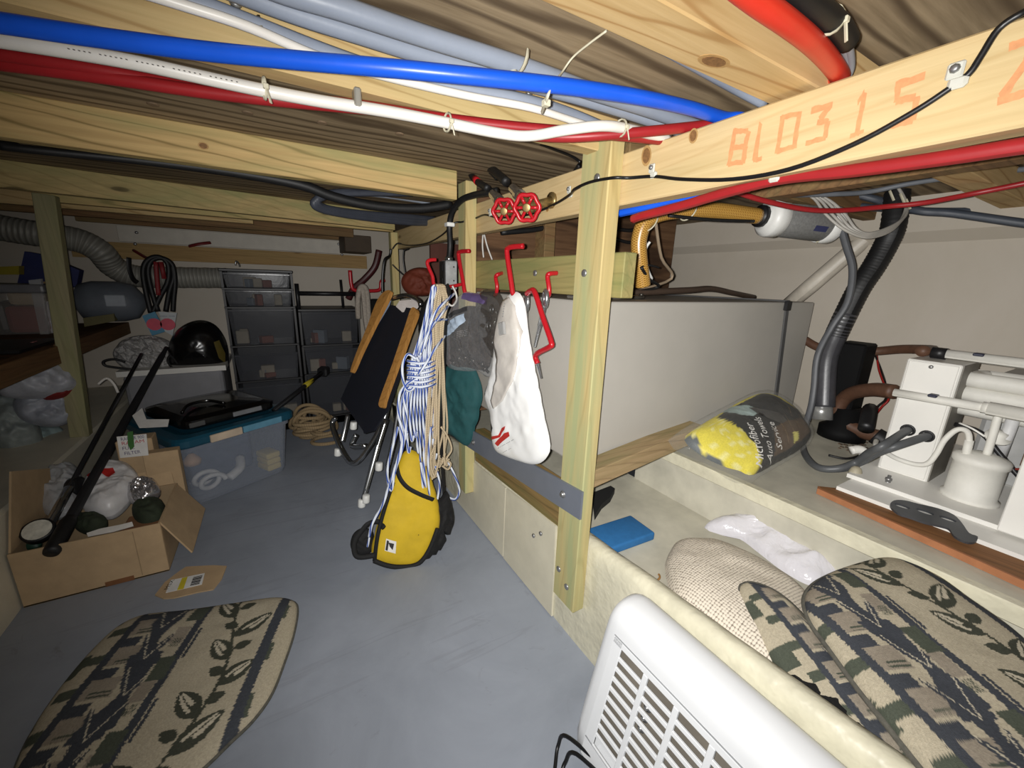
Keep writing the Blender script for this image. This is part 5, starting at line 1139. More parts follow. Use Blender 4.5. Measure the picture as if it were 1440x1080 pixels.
pipe('grey_pipe', [ay(1.9, 480, 268), ay(1.9, 540, 274), ay(1.9, 600, 283), ay(1.9, 640, 288)], .013, plain('pale_blue_pipe', (150, 158, 170), .4), 'pale pipe glimpsed above the thick black hose', 'pipe')
bj = thing('black_cable', 'thin black cable stapled along the mid-room joist', 'cable', V((-.4, 2.1, 1.27)))
def jy(px, py): return Pl((0, 2.205 - .022, 0), (.152, -1, 0)).at(px, py)
MB().tube([jy(*q) for q in ((-20, 210), (0, 214), (40, 216), (75, 225), (120, 231), (180, 236), (215, 238), (240, 245), (280, 256), (320, 264), (350, 262), (382, 261), (420, 266), (450, 272))], .0055, 8, 5).mk('cable', BLK, bj)
for q in ((32, 219), (228, 244), (382, 264)): MB().box(jy(*q), (.014, .012, .022), .003).mk('cable_clip', plain('clear_clip', (206, 206, 198), .25), bj)
pipe('thin_cable', [ay(1.25, 600, 260), ax(.62, 760, 203), ax(.62, 800, 218), ax(.625, 816, 228)][1:], .003, BLK, 'thin dark wire dropping from the pipe ties to the tall post', 'wire')
pipe('thin_cable', [ax(.66, 745, 278), ax(.66, 770, 262), ax(.66, 800, 250), ax(.655, 815, 232)], .006, BLK, 'black cable on top of the long beam by the second red valve', 'cable')
for i, (a, b) in enumerate((((679, 330), (680, 362)), ((681, 330), (692, 365)))):
    pipe('hanging_string', [ay(1.42, *a), ay(1.42, (a[0] + b[0]) / 2 - 1, (a[1] + b[1]) / 2), ay(1.42, *b)], .003, plain('pale_cord', (206, 202, 196), .8), ('straight' if i == 0 else 'slanting') + ' pale cord hanging in the dark gap over the hook board', 'cord')
pipe('coiled_hose', [ay(1.40, 690, 318), ay(1.4, 730, 312), ay(1.4, 765, 312), ay(1.4, 772, 318), ay(1.4, 750, 323), ay(1.4, 705, 327)], .010, RUB, 'dark hose loop in the gap above the hook board', 'hose')
pipe('coiled_hose', [ay(1.49, 868, 322), ay(1.49, 886, 324), ay(1.48, 898, 320), ay(1.47, 906, 312)], .009, RUB, 'dark loop of hose behind the tall post beside the golden hose', 'hose')
pipe('coiled_hose', [ay(1.49, 866, 336), ay(1.49, 886, 341), ay(1.49, 902, 336)], .008, RUB, 'second dark loop of hose lower behind the tall post', 'hose')
MB().box2((.95, 1.38, .96), (1.0, 1.45, 1.3), .002).mk('timber_stud', BROWNW, None, 'dark upright stud in the gap between hook board and beam', 'timber')

# ================================================================ THE DARK END OF THE ROOM
SMOKE = clear('smoky_drawer', (84, 86, 92), .40, .22, .5, .15, .12, 12)
def drawer_unit(label, x0, x1, y0, y1, zs, top):
    t = thing('drawer_unit', label, 'drawers', ((x0 + x1) / 2, (y0 + y1) / 2, 0), 'plastic drawer units')
    mb = MB()
    for x in (x0, x1 - .012): mb.box2((x, y0 + .015, 0), (x + .012, y1, top))
    mb.box2((x0, y1 - .006, 0), (x1, y1, top)); mb.mk('frame', DARK, t)
    MB().box2((x0 - .004, y0 - .006, top), (x1 + .004, y1, top + .018), .004).mk('top', DARK, t)
    for z in [a for a, b in zs] + [0]:
        MB().box2((x0, y0, max(0, z - .013)), (x1, y1 - .01, z - .001), .002).mk('rail', DARK, t)
    rg = random.Random(int(x0 * 100) + 9)
    for a, b in zs:
        mb = MB(); vs = []; xa, xb = x0 + .014, x1 - .014
        for (dx, z) in ((.012, a), (0., b)):
            for x, y in ((xa + dx, y0 + dx), (xb - dx, y0 + dx), (xb - dx, y1 - .02), (xa + dx, y1 - .02)): vs.append((x, y, z))
        mb.add(vs, [(0, 1, 2, 3), (0, 1, 5, 4), (1, 2, 6, 5), (2, 3, 7, 6), (3, 0, 4, 7)])
        mb.box2((xa, y0 - .008, b - .012), (xb, y0 + .004, b - .002), .002)
        d = mb.mk('drawer', SMOKE, t)
        for k in range(4):
            w_ = .03 + .05 * rg.random(); cx = xa + .05 + (xb - xa - .1) * rg.random(); hh_ = min((b - a) * .7, .03 + .06 * rg.random())
            MB().box((cx, y0 + .06 + .05 * rg.random(), a + hh_ / 2 + .002), (w_, .05, hh_), .004, (V((math.cos(k), math.sin(k) * .3, 0)).normalized(), V((0, 0, 1)).cross(V((math.cos(k), math.sin(k) * .3, 0)).normalized()), V((0, 0, 1)))).mk('contents', plain('pale_contents_%d' % (k % 3), ((176, 166, 146), (150, 96, 80), (130, 140, 150))[k % 3], .6), d)
    return t
zf = lambda y, py, px=360: ay(y, px, py).z
Yd = 2.9
zt = [zf(Yd, p) for p in (384, 405, 408, 431, 435, 485, 498, 535)]
drawer_unit('tall black-framed unit of five smoky drawers against the back wall', -.252, .117, Yd, 3.22, [(zt[1], zt[0]), (zt[3], zt[2]), (zt[5], zt[4]), (zt[7], zt[6]), (.08, zt[7] - .04)], zt[0] + .004)
zs2 = [zf(Yd, p, 460) for p in (439, 484, 491, 524)]
d2 = drawer_unit('lower black-framed unit of smoky drawers with a guard rail on top', .130, .50, Yd, 3.22, [(zs2[1], zs2[0]), (zs2[3], zs2[2]), (.06, zs2[3] - .03)], zs2[0] + .004)
zr = zf(Yd, 413, 455)
MB().tube([V((.135, Yd + .02, zs2[0])), V((.135, Yd + .02, zr + .06))], .012, 8, 1).mk('guard_post', DARK, d2)
MB().tube([V((.49, Yd + .02, zs2[0])), V((.49, Yd + .02, zr + .01))], .014, 8, 1).mk('guard_post', DARK, d2)
MB().tube([V((.42, Yd + .16, zs2[0])), V((.415, Yd + .16, zr + .09))], .009, 8, 1).mk('guard_post', DARK, d2)
MB().tube([V((.135, Yd + .02, zr)), V((.49, Yd + .02, zr))], .014, 8, 1).mk('guard_rail', DARK, d2)
MB().tube([ay(2.88, 331, 373), ay(2.88, 332, 367), ay(2.9, 336, 371), ay(2.9, 337, 375)], .004, 6, 4).mk('bulldog_clip', STEEL, None, 'small wire clip sticking up on the tall drawer unit', 'clip')

# cooler with helmet and fluff
ck = thing('cooler', 'grey storage bin with a white lid behind the cardboard box', 'bin', (-.45, 2.65, 0))
MB().box2((-.71, 2.72, 0), (-.285, 3.1, .466), .02, 2).mk('body', plain('bin_grey', (126, 126, 130), .5, var=.06), ck)
mb = MB(); mb.prism(Pl((0, 0, .466), (0, 0, 1)), [(-.725, 2.705), (-.268, 2.705), (-.268, 3.11), (-.725, 3.11)], 0, .028); mb.mk('lid', plain('bin_lid', (214, 212, 206), .4, var=.04), ck)
hb_ = thing('helmet', 'round black helmet with an olive patch on the white lid', 'helmet', (-.36, 2.88, .494))
pz_ = Pl((-.335, 2.87, .66), (0, -1, .0))
Pillow(pz_, [(241, 515), (236, 492), (244, 470), (262, 455), (284, 450), (304, 458), (318, 480), (322, 508), (318, 519), (280, 522)], .12, .10, .004, 18, 2, .5).build(MB(), 22, 60).mk('shell', plain('black_shell', (12, 12, 13), .25, spec=.6, bump=.05), hb_)
HP = Pillow(pz_, [(241, 515), (236, 492), (244, 470), (262, 455), (284, 450), (304, 458), (318, 480), (322, 508), (318, 519), (280, 522)], .12, .10, .004, 18, 2, .5)
mb = MB(); HP.patch(mb, [(303, 478), (310, 476), (318, 495), (318, 508), (310, 500)], .002); mb.mk('olive_patch', plain('olive_band', (92, 80, 30), .6), hb_)
for pts in ([(244, 520), (236, 508), (240, 500), (250, 512)],): MB().tube([ay(2.75, *q) for q in pts], .006, 6, 4).mk('chin_strap', BST, hb_)
Pillow(Pl((-.5, 2.90, .6), (0, -1, .35)), [(160, 500), (166, 486), (180, 476), (200, 472), (225, 474), (244, 485), (248, 505), (244, 522), (215, 524), (190, 520), (170, 515)], .09, .03, .03, 34, 3, .5, seed=9).build(MB(), 34, 110).mk('fleece_bundle', plain('grey_fleece', (170, 168, 166), .95, var=.3, vs=90, bump=.9, bs=120, bd=.01), None, 'lumpy pale grey fleece on the bin lid beside the helmet', 'fleece')
pipe('wire_loop', [ay(2.75, 190, 520), ay(2.75, 165, 517), ay(2.75, 148, 514), ay(2.75, 146, 508), ay(2.75, 160, 505), ay(2.75, 176, 509)], .006, RUB, 'dark cable loop poking out beside the grey fleece', 'cable')
# flexible duct and things on the back wall
def duct_mat():
    t = NT('foil_duct'); t.set(.5, .1, .4); tc = t.n('ShaderNodeTexCoord'); sp = t.n('ShaderNodeSeparateXYZ'); t.l(tc.outputs['UV'], sp.inputs[0])
    m = t.n('ShaderNodeMath', operation='MULTIPLY'); t.l(sp.outputs[0], m.inputs[0]); m.inputs[1].default_value = 330; s = t.n('ShaderNodeMath', operation='SINE'); t.l(m, s.inputs[0])
    t.base(t.ramp(s, [(0, rgb(132, 130, 122)), (1, rgb(152, 150, 142))])); t.bump(s, .35, .006); return t.m
du = thing('flexible_duct', 'ribbed grey foil duct curving along the back wall', 'duct', (-.6, 3.15, .9))
MB().tube([ay(3.05, -40, 310), ay(3.05, 0, 320), ay(3.05, 60, 330), ay(3.08, 110, 338), ay(3.1, 140, 353), ay(3.15, 160, 375), ay(3.17, 190, 388), ay(3.17, 240, 390), ay(3.17, 320, 391)], lambda t: .062 * (1 + .02 * math.sin(t * 260)), 18, 14).mk('duct', duct_mat(), du)
MB().tube([ay(3.0, 181, 362), ay(3.0, 182, 378), ay(3.02, 187, 392), ay(3.05, 193, 397)], .012, 8, 4, flat=.4).mk('duct_strap', RUB, du)
bg_ = thing('bungee_cords', 'pair of black stretch cords looped up with blue picture tags', 'cord', ay(2.92, 220, 440))
for pts in ([(212, 440), (205, 410), (201, 385), (204, 370), (214, 362), (226, 362), (236, 372), (236, 395), (226, 415), (214, 440)], [(222, 438), (212, 405), (208, 380), (214, 366), (228, 363), (242, 372), (246, 395), (244, 420), (243, 438)], [(233, 438), (238, 410), (244, 390), (242, 374)]):
    MB().tube([ay(2.92, *q) for q in pts], .012, 8, 5).mk('cord', RUB, bg_)
for pts in ([(219, 368), (221, 395), (223, 415)], [(226, 368), (231, 392)]): MB().tube([ay(2.9, *q) for q in pts], .011, 8, 3).mk('red_tag', plain('dark_red_tag', (120, 26, 30), .6), bg_)
TB = plain('tag_blue', (70, 130, 160), .5, bump=0); TP = plain('tag_pink', (196, 70, 90), .5, bump=0); TW = plain('tag_pale', (176, 180, 182), .5, bump=0)
def card(name, pl, px, th, m, parent=None, **k): return MB().prism(pl, [pl.two(*q) for q in px], 0, th).mk(name, m, parent, **k)
card('picture_tag', PY(2.91), [(200, 444), (218, 438), (233, 466), (214, 472)], .003, TB, bg_)
card('picture_tag', PY(2.89), [(223, 438), (249, 440), (243, 472), (232, 466)], .003, TW, bg_)
for cpx in ((217, 456), (236, 456)):
    c = PY(2.885).two(*cpx); MB().prism(PY(2.885), circ(c, .033), 0, .002).mk('printed_disc', TP, bg_)
mb = MB(); write(mb, PY(2.887), '----- ----', (225, 446), (246, 446), .018, .003); mb.mk('tag_lettering', plain('tag_ink', (70, 96, 120), .6, bump=0), bg_)
MB().tube([ay(3.27, 266, 346), ay(3.25, 280, 343), ay(3.27, 296, 341)], .012, 8, 3, flat=.6).mk('red_cleat', plain('dark_red', (110, 24, 24), .5), None, 'dark red cleat on the brown back-wall board', 'cleat')
pipe('thin_cable', [ay(3.2, 188, 352), ay(3.1, 205, 362), ay(2.95, 216, 366)], .008, plain('dark_red', (110, 24, 24), .5), 'dark red cord from the back board to the stretch cords', 'cord')
# left shelf and what is on it
rail1 = MB().box2((-.802, 1.0, .622), (-.764, 2.285, .694), .002).mk('shelf_rail', BROWNY, None, 'brown shelf rail in front of the clear jar, butting the leaning post', 'rail')
MB().box2((-.802, 2.36, .622), (-.768, 3.27, .690), .002).mk('shelf_rail', BROWNY, None, 'brown shelf rail beyond the leaning post under the grey cylinder', 'rail')
MB().box2((-1.6, 1.0, .672), (-.8025, 3.28, .688)).mk('shelf_board', PLYD, None, 'shelf board of stores along the dim hull side', 'shelf')
Ys = 2.75
jr = thing('storage_jar', 'clear square jar with red and black contents and a grey lid on the shelf', 'jar', ay(Ys, 30, 470))
ja, jb2 = ay(Ys, -14, 472), ay(Ys, 58, 400); zj = .689
MB().box2((ja.x, Ys, zj), (jb2.x, Ys + .2, jb2.z - .04), .012, 2).mk('jar_body', clear('jar_clear', (210, 205, 200), .22, .06), jr)
MB().box2((ja.x - .006, Ys - .006, jb2.z - .04), (jb2.x + .006, Ys + .2, jb2.z), .01, 2).mk('jar_lid', plain('jar_lid_grey', (120, 120, 124), .35), jr)
MB().box2((ja.x + .05, Ys + .02, zj + .004), (jb2.x - .02, Ys + .17, zj + .13), .02, 2).mk('red_contents', plain('red_cloth', (120, 30, 28), .7), jr)
MB().box2((ja.x + .01, Ys + .015, zj + .004), (ja.x + .06, Ys + .15, zj + .15), .02, 2).mk('black_contents', DARK, jr)
MB().box2((ja.x + .06, Ys + .05, zj + .13), (jb2.x - .04, Ys + .16, zj + .2), .02, 2).mk('pale_contents', plain('pale_card', (176, 158, 132), .8), jr)
card('clear_folder', PY(2.78), [(43, 394), (60, 392), (72, 472), (60, 472)], .02, clear('folder_clear', (220, 222, 224), .35, .05), None, label='upright clear plastic sleeve between the jar and the white book', cat='folder')
card('white_book', PY(2.83), [(67, 424), (78, 422), (90, 470), (77, 471)], .03, plain('white_cover', (212, 210, 214), .6), None, label='white book standing on the shelf beside the leaning post', cat='book')
card('blue_box', PY(3.05), [(33, 398), (43, 354), (64, 358), (118, 380), (114, 402), (106, 404)], .06, plain('navy_box', (28, 36, 88), .5), None, label='dark blue angular box behind the jar on the shelf', cat='box')
card('yellow_packet', PY(2.98), [(-10, 376), (34, 374), (34, 386), (-10, 386)], .05, plain('yellow_packet', (150, 136, 30), .5), None, label='yellow packet on top of the stores above the jar', cat='packet')
card('brown_carton', PY(3.0), [(62, 396), (80, 395), (82, 424), (62, 424)], .05, plain('kraft_card', (150, 122, 86), .85), None, label='small brown carton behind the white book', cat='carton')
fd = thing('boat_fender', 'grey cylindrical fender lying on the shelf beyond the leaning post', 'fender', ay(2.95, 165, 445))
fa, fb = ay(2.95, 112, 424), ay(2.95, 205, 424); MB().lathe([(.03, -.02), (.09, .01), (.105, .06), (.105, (fb - fa).length - .10), (.09, (fb - fa).length - .04), (.03, (fb - fa).length)], fa, fb - fa, 24).mk('body', plain('fender_grey', (96, 102, 110), .5, var=.15, vs=12), fd)
MB().box(fa.lerp(fb, .62) + V((0, -.1, .01)), (.08, .012, .06), .004).mk('pale_patch', plain('fender_pale', (150, 156, 164), .5), fd)
card('green_block', PY(2.9), [(122, 446), (164, 440), (166, 450), (124, 458)], .05, plain('olive_block', (96, 90, 56), .7), None, label='olive block tucked under the grey fender', cat='block')
MB().box2((-1.0, 2.15, .690), (-.82, 2.5, .70)).mk('black_tray', DARK, None, 'flat black tray at the shelf edge below the jar', 'tray')
card('red_label_strip', PY(2.4), [(22, 486), (52, 479), (55, 484), (26, 491)], .03, plain('pink_label', (180, 120, 116), .6), None, label='pink and white packet lying at the shelf edge', cat='packet')
# bags of stores on the ledge under the shelf
for i, (px, T, c, lb) in enumerate((
    ([(-10, 520), (30, 505), (80, 500), (108, 520), (112, 545), (60, 560), (0, 555)], .08, (168, 170, 178), 'pale crumpled plastic bag high under the shelf'),
    ([(20, 560), (60, 540), (108, 545), (114, 580), (80, 600), (30, 590)], .07, (150, 154, 164), 'bluish crumpled bag under the shelf beside the leaning post'),
    ([(-10, 560), (22, 556), (50, 590), (60, 630), (20, 640), (-10, 620)], .08, (140, 148, 146), 'greenish crumpled bag low under the shelf'),
    ([(22, 610), (50, 598), (84, 600), (92, 622), (62, 646), (30, 640)], .07, (142, 160, 160), 'sea-green netting bag on the ledge above the cardboard flap'))):
    Pillow(Pl((-.95, 2.2 + .1 * i, .45), (.5, -1, .5)), px, T, .04, .02, 18, 3, .5, seed=i * 3 + 1).build(MB(), 22, 64).mk('plastic_bag', plain('store_bag_%d' % i, c, .45, var=.2, vs=20, bump=.4, bs=40, bd=.006), None, lb, 'bag', 'bags of stores under the shelf')
Pillow(Pl((-.92, 2.26, .5), (.5, -1, .5)), [(60, 548), (85, 536), (108, 538), (108, 552), (84, 562), (62, 562)], .05, .03, .01, 30).build(MB(), 14, 40).mk('red_cloth', plain('red_cloth', (120, 30, 28), .7), None, 'dark red cloth among the bags under the shelf', 'cloth')
pipe('loose_string', [ay(2.3, 138, 540), ay(2.3, 150, 532), ay(2.3, 160, 540), ay(2.3, 166, 552)], .005, plain('pale_cord', (206, 202, 196), .8), 'thin pale string beside the foot of the leaning post', 'string')

# ---- cardboard box with flaps and contents
CARD = plain('cardboard', (178, 152, 118), .9, var=.1, vs=16, bump=.3, bs=110); CARDI = plain('cardboard_inner', (152, 130, 100), .9, var=.1, vs=16)
cb_ = thing('cardboard_box', 'open cardboard box of odds and ends on the floor by the hull side', 'box', (-.57, 1.74, 0))
xL, xR, yF, yB, zT = -.742, -.40, 1.59, 1.90, .185
MB().box2((xL, yF, .001), (xR, yF + .006, zT), .001).mk('front_wall', CARD, cb_)
MB().box2((xL, yB - .006, .001), (xR, yB, zT), .001).mk('back_wall', CARDI, cb_)
MB().box2((xL, yF + .006, .001), (xL + .006, yB - .006, zT), .001).mk('side_wall', CARDI, cb_)
MB().box2((xR - .006, yF + .006, .001), (xR, yB - .006, zT), .001).mk('side_wall', CARD, cb_)
MB().box2((xL, yF, .001), (xR, yB, .006)).mk('bottom', CARDI, cb_)
def quad(pts, th):
    a, b, c, d = [V(p) for p in pts]; n = (b - a).cross(d - a).normalized() * th
    mb = MB(); return mb.add([a, b, c, d, a + n, b + n, c + n, d + n], [(0, 3, 2, 1), (4, 5, 6, 7), (0, 1, 5, 4), (1, 2, 6, 5), (2, 3, 7, 6), (3, 0, 4, 7)])
quad([(xR, yF + .01, zT), (xR, yB - .01, zT), (xR + .075, yB - .02, .06), (xR + .07, yF + .0, .05)], .005).mk('flap', CARD, cb_)
quad([(xL, yF + .01, zT), (xL, yB - .02, zT), (xL + .004, yB + .01, .318), (xL + .006, 1.70, .40)], .005).mk('flap', CARD, cb_)
quad([(xR - .01, yB, zT), (xL + .15, yB, zT), (xL + .17, yB + .03, zT + .05), (xR - .02, yB + .03, zT + .06)], .005).mk('flap', CARD, cb_)
MB().box2((xR - .07, yF - .0012, .01), (xR - .068, yF, zT - .01)).mk('crease', CARDI, cb_)
MB().box2((-.56, yF - .0015, .0015), (-.49, yF, .018)).mk('brown_tape', plain('brown_tape', (120, 80, 50), .4), cb_)
# odds and ends inside
zi = Pl((-.57, 1.75, .17), (0, -.35, 1))
WB2 = plain('white_bag_film', (214, 212, 212), .35, var=.1, vs=20, bump=.3, bs=50, bd=.005)
WP2 = Pillow(zi, [(116, 714), (118, 690), (128, 668), (150, 655), (178, 654), (196, 672), (190, 690), (175, 712), (155, 726), (130, 724)], .055, .05, .012, 20, 4, .45, seed=21)
cb2 = thing('carrier_bag', 'white carrier bag with dark red print stuffed in the cardboard box', 'bag', (-.55, 1.76, .12)); WP2.build(MB(), 28, 80).mk('film', WB2, cb2)
mb = MB(); WP2.patch(mb, [(128, 682), (145, 676), (165, 672), (168, 678), (160, 686), (150, 681), (132, 687)], .003); mb.mk('red_print', RPR, cb2)
mb = MB(); WP2.patch(mb, [(136, 664), (150, 660), (158, 664), (148, 669), (138, 671)], .003); mb.mk('black_print', BPR, cb2)
Pillow(zi, [(178, 700), (185, 682), (205, 675), (222, 682), (226, 694), (212, 705), (195, 712)], .05, .03, .016, 45, 3, .5, seed=5).build(MB(), 20, 60).mk('foil_bag', plain('silver_foil', (190, 188, 190), .22, .8, var=.1), None, 'shiny foil bag beside the white bag in the cardboard box', 'bag')
Pillow(zi, [(60, 690), (70, 668), (95, 655), (112, 662), (114, 690), (104, 720), (76, 728), (58, 715)], .06, .05, .016, 34, 3, .5, seed=7).build(MB(), 20, 60).mk('clear_packet', clear('packet_clear', (210, 212, 216), .5, .1), None, 'crumpled clear packet under the black rod in the cardboard box', 'packet')
GRN = plain('dark_green_cloth', (44, 52, 36), .85, var=.25, vs=40)
Pillow(Pl((-.57, 1.66, .16), (0, -.2, 1)), [(104, 740), (108, 728), (130, 724), (148, 728), (150, 736), (130, 746)], .03, .04, .008, 40).build(MB(), 14, 40).mk('green_cloth', GRN, None, 'dark green cloth at the near edge inside the cardboard box', 'cloth')
Pillow(Pl((-.45, 1.68, .15), (0, -.2, 1)), [(186, 722), (194, 708), (222, 704), (232, 712), (226, 730), (200, 736)], .04, .04, .008, 40, seed=3).build(MB(), 14, 40).mk('green_glove', GRN, None, 'dark green cloth in the box corner by the folded-out flap', 'cloth')
Pillow(Pl((-.68, 1.66, .15), (0, -.2, 1)), [(8, 768), (14, 752), (40, 748), (58, 756), (56, 768), (30, 772)], .02, .03, .006, 40, seed=4).build(MB(), 12, 36).mk('green_packet', plain('bottle_green', (24, 58, 44), .5), None, 'bottle-green packet at the box edge under the round gauge', 'packet')
MB().box((-.47, 1.70, .135), (.10, .12, .03), .004).mk('brown_packet', plain('kraft_dark', (132, 92, 60), .8), None, 'brown packet between the two green cloths', 'packet')
MB().box((-.49, 1.64, .15), (.06, .02, .02), .004).mk('red_packet', plain('red_packet', (130, 30, 30), .5), None, 'little red packet inside the front edge of the box', 'packet')
pp = Pl((-.50, 1.61, .178), (0, -.5, 1)); card('torn_paper', pp, [(122, 750), (140, 744), (170, 738), (186, 734), (188, 740), (160, 748), (124, 755)], .002, plain('paper_white', (214, 210, 204), .8), None, label='torn strip of white paper along the front edge of the box', cat='paper')
gp_ = Pl((-.68, 1.66, .20), (.1, -.75, 1)); gg = thing('round_gauge', 'round white-faced gauge lying at the box edge by the rod handle', 'gauge', gp_.at(53, 746))
c = gp_.two(53, 746); MB().lathe([(.036, -.02), (.038, -.004), (.038, .004), (.034, .006)], gp_.xyz(*c), gp_.n, 24).mk('rim', DARK, gg); MB().lathe([(.032, .0055), (.032, .0065)], gp_.xyz(*c), gp_.n, 24, False).mk('dial', plain('dial_white', (206, 204, 192), .5, var=.2, vs=60), gg)
# rods leaning from the box to the bin lid
r1 = thing('fishing_rod', 'thick black rod in a cover leaning from the cardboard box to the bin', 'rod', ay(1.60, 75, 770))
ra, rb = V(ay(1.60, 76, 770)), V(ay(2.69, 234, 489)); MB().tube([ra, ra.lerp(rb, .3), ra.lerp(rb, .7), rb], lambda t: .016 - .004 * t if t < .93 else .009, 12, 6).mk('cover', plain('dark_cover', (30, 30, 33), .6, var=.2), r1)
MB().lathe([(.018, 0), (.021, .01), (.021, .11), (.017, .13)], ra - (rb - ra).normalized() * .02, rb - ra, 16).mk('grip', RUB, r1)
r2 = thing('fishing_rod', 'slimmer dark rod with a chrome reel seat lying beside the thick one', 'rod', ay(1.66, 66, 750))
ra2, rb2 = V(ay(1.68, 66, 744)), V(ay(2.66, 199, 498)); MB().tube([ra2, rb2], .008, 10, 1).mk('blank', plain('dark_blank', (34, 34, 36), .3, spec=.6), r2)
MB().tube([ra2.lerp(rb2, .02), ra2.lerp(rb2, .16)], .0135, 12, 1).mk('reel_seat', CHR, r2)
MB().lathe([(.03, -.015), (.034, -.01), (.034, .012), (.026, .018)], ra2.lerp(rb2, .2) + V((0, -.0, -.03)), V((1, -.3, .2)), 18).mk('reel', DARK, r2)

# ---- floor scraps
cs = thing('card_scrap', 'torn piece of brown cardboard with a shipping label on the floor', 'scrap', az(0, 265, 820))
pz0 = PZ(.001)
card('card', pz0, [(218, 838), (232, 820), (250, 806), (262, 798), (300, 796), (319, 797), (312, 815), (300, 830), (278, 834), (245, 842), (230, 843)], .004, CARD, cs)
card('shipping_label', PZ(.0052), [(240, 816), (288, 806), (284, 822), (233, 834)], .0008, plain('label_white', (222, 222, 220), .6, bump=0), cs)
card('yellow_stripe', PZ(.0061), [(256, 813), (264, 811), (258, 828), (249, 830)], .0006, plain('label_yellow', (206, 190, 50), .6, bump=0), cs)
for k in range(9):
    y0 = 811 + k * 1.4; xx = 278 - k * .55
    card('barcode_bar', PZ(.0061), [(xx - 6, y0 + .6), (xx + 7, y0 - 2.2), (xx + 6.8, y0 - 1.6 + .2 * (k % 3)), (xx - 6.2, y0 + 1.2 + .2 * (k % 3))], .0005, BPR, cs)
mb = MB(); write(mb, PZ(.0061), 'MSX', (236, 829), (246, 815), .012, .0005); mb.mk('label_lettering', BPR, cs)

# ---- tote
a, b = V((-.385, 2.04, 0)), V((-.022, 2.256, 0)); e1 = (b - a).normalized(); e2 = V((0, 0, 1)).cross(e1); tw_ = (b - a).length; tl_ = .46
tt = thing('storage_tote', 'see-through storage tote with a dark teal lid and beige latch', 'tote', (a + b) / 2 + e2 * .3)
def tp_(u, v, z): return a + e1 * u + e2 * v + V((0, 0, z))
def ring(g, z, rad=.05, n=6):
    out = []
    for (cu, cv, a0) in ((-g + rad, -g + rad, PI), (tw_ + g - rad, -g + rad, 1.5 * PI), (tw_ + g - rad, tl_ + g - rad, 0), (-g + rad, tl_ + g - rad, .5 * PI)):
        for k in range(n): ang = a0 + .5 * PI * k / (n - 1); out.append(tp_(cu + rad * math.cos(ang), cv + rad * math.sin(ang), z))
    return out
def loft(rings, cap0=True, cap1=True, smooth=False):
    n = len(rings[0]); vs = [p for r in rings for p in r]; fs = [(i * n + k, i * n + (k + 1) % n, (i + 1) * n + (k + 1) % n, (i + 1) * n + k) for i in range(len(rings) - 1) for k in range(n)]
    if cap0: fs.append(tuple(range(n))[::-1])
    if cap1: fs.append(tuple((len(rings) - 1) * n + k for k in range(n)))
    return MB().add(vs, fs, smooth)
loft([ring(0, .002), ring(.006, .02), ring(.025, .26), ring(.033, .262), ring(.033, .29)], True, False).mk('tub', clear('tote_clear', (168, 176, 190), .34, .25, .4), tt)
TL = plain('tote_lid_teal', (22, 72, 92), .35, var=.06)
loft([ring(.046, .285), ring(.05, .292), ring(.05, .318), ring(.042, .328), ring(.01, .332), ring(-.02, .326)]).mk('lid', TL, tt)
LATB = plain('latch_beige', (196, 178, 156), .5)
MB().box(tp_(.14, -.053, .302), (.13, .012, .034), .003, (e1, e2, V((0, 0, 1)))).mk('latch', LATB, tt, 'beige latch on the teal lid')
MB().box(tp_(.30, -.052, .302), (.18, .008, .03), .002, (e1, e2, V((0, 0, 1)))).mk('lid_edge_panel', plain('lid_blue_pale', (96, 146, 170), .4), tt)
# contents seen through the tub: a white coil, a yellow packet, pale bundle
MB().tube([tp_(.11 + .045 * math.cos(k * .6), .05 + .006 * k, .05 + .035 * math.sin(k * .6)) for k in range(22)], .011, 8, 3).mk('white_coil', plain('coil_white', (214, 212, 210), .5), None, 'coil of white hose inside the see-through tote', 'hose')
MB().tube([tp_(.16, .03, .06), tp_(.22, .05, .08), tp_(.26, .12, .10)], .02, 10, 4).mk('white_bottle', plain('coil_white', (214, 212, 210), .5), None, 'pale tube beside the coil inside the tote', 'tube')
for k in range(3): MB().box(tp_(.365, .06, .035 + .032 * k), (.07, .10, .03), .008, (e1, e2, V((0, 0, 1))), 3).mk('yellow_packet', plain('pale_yellow', (200, 178, 104), .6), None, ('lowest', 'middle', 'topmost')[k] + ' of three pale yellow packets inside the tote', 'packet', 'packets in the tote')
MB().box(tp_(.2, .27, .12), (.28, .26, .2), .03, (e1, e2, V((0, 0, 1))), 3).mk('blue_bundle', plain('blue_grey_cloth', (74, 84, 104), .8, var=.3, vs=20), None, 'blue-grey bundle filling the back of the tote', 'bundle')
MB().lathe([(.03, 0), (.035, .02), (.01, .05)], tp_(.04, .06, .17), (0, 0, 1), 12).mk('tan_cap', plain('tan_cap', (190, 150, 110), .6), None, 'small tan cone against the tote side', 'cap')
# black case on the lid
def ringb(g, z, u0=.02, u1=None, v0=.03, v1=.43):
    u1 = u1 or tw_ + .0; r = .05; out = []
    for (cu, cv, a0) in ((u0 - g + r, v0 - g + r, PI), (u1 + g - r, v0 - g + r, 1.5 * PI), (u1 + g - r, v1 + g - r, 0), (u0 - g + r, v1 + g - r, .5 * PI)):
        for k in range(5): ang = a0 + .5 * PI * k / 4; out.append(tp_(cu + r * math.cos(ang), cv + r * math.sin(ang), z))
    return out
kc = thing('black_case', 'shiny black flat case with silver plates lying on the teal tote lid', 'case', tp_(.2, .3, .333))
GLB = plain('gloss_black', (12, 12, 13), .18, spec=.6, bump=.03)
loft([ringb(-.01, .333), ringb(.0, .34), ringb(.0, .372), ringb(-.03, .384), ringb(-.10, .395)]).mk('shell', GLB, kc)
SLV = plain('silver_plate', (150, 152, 156), .35, .4)
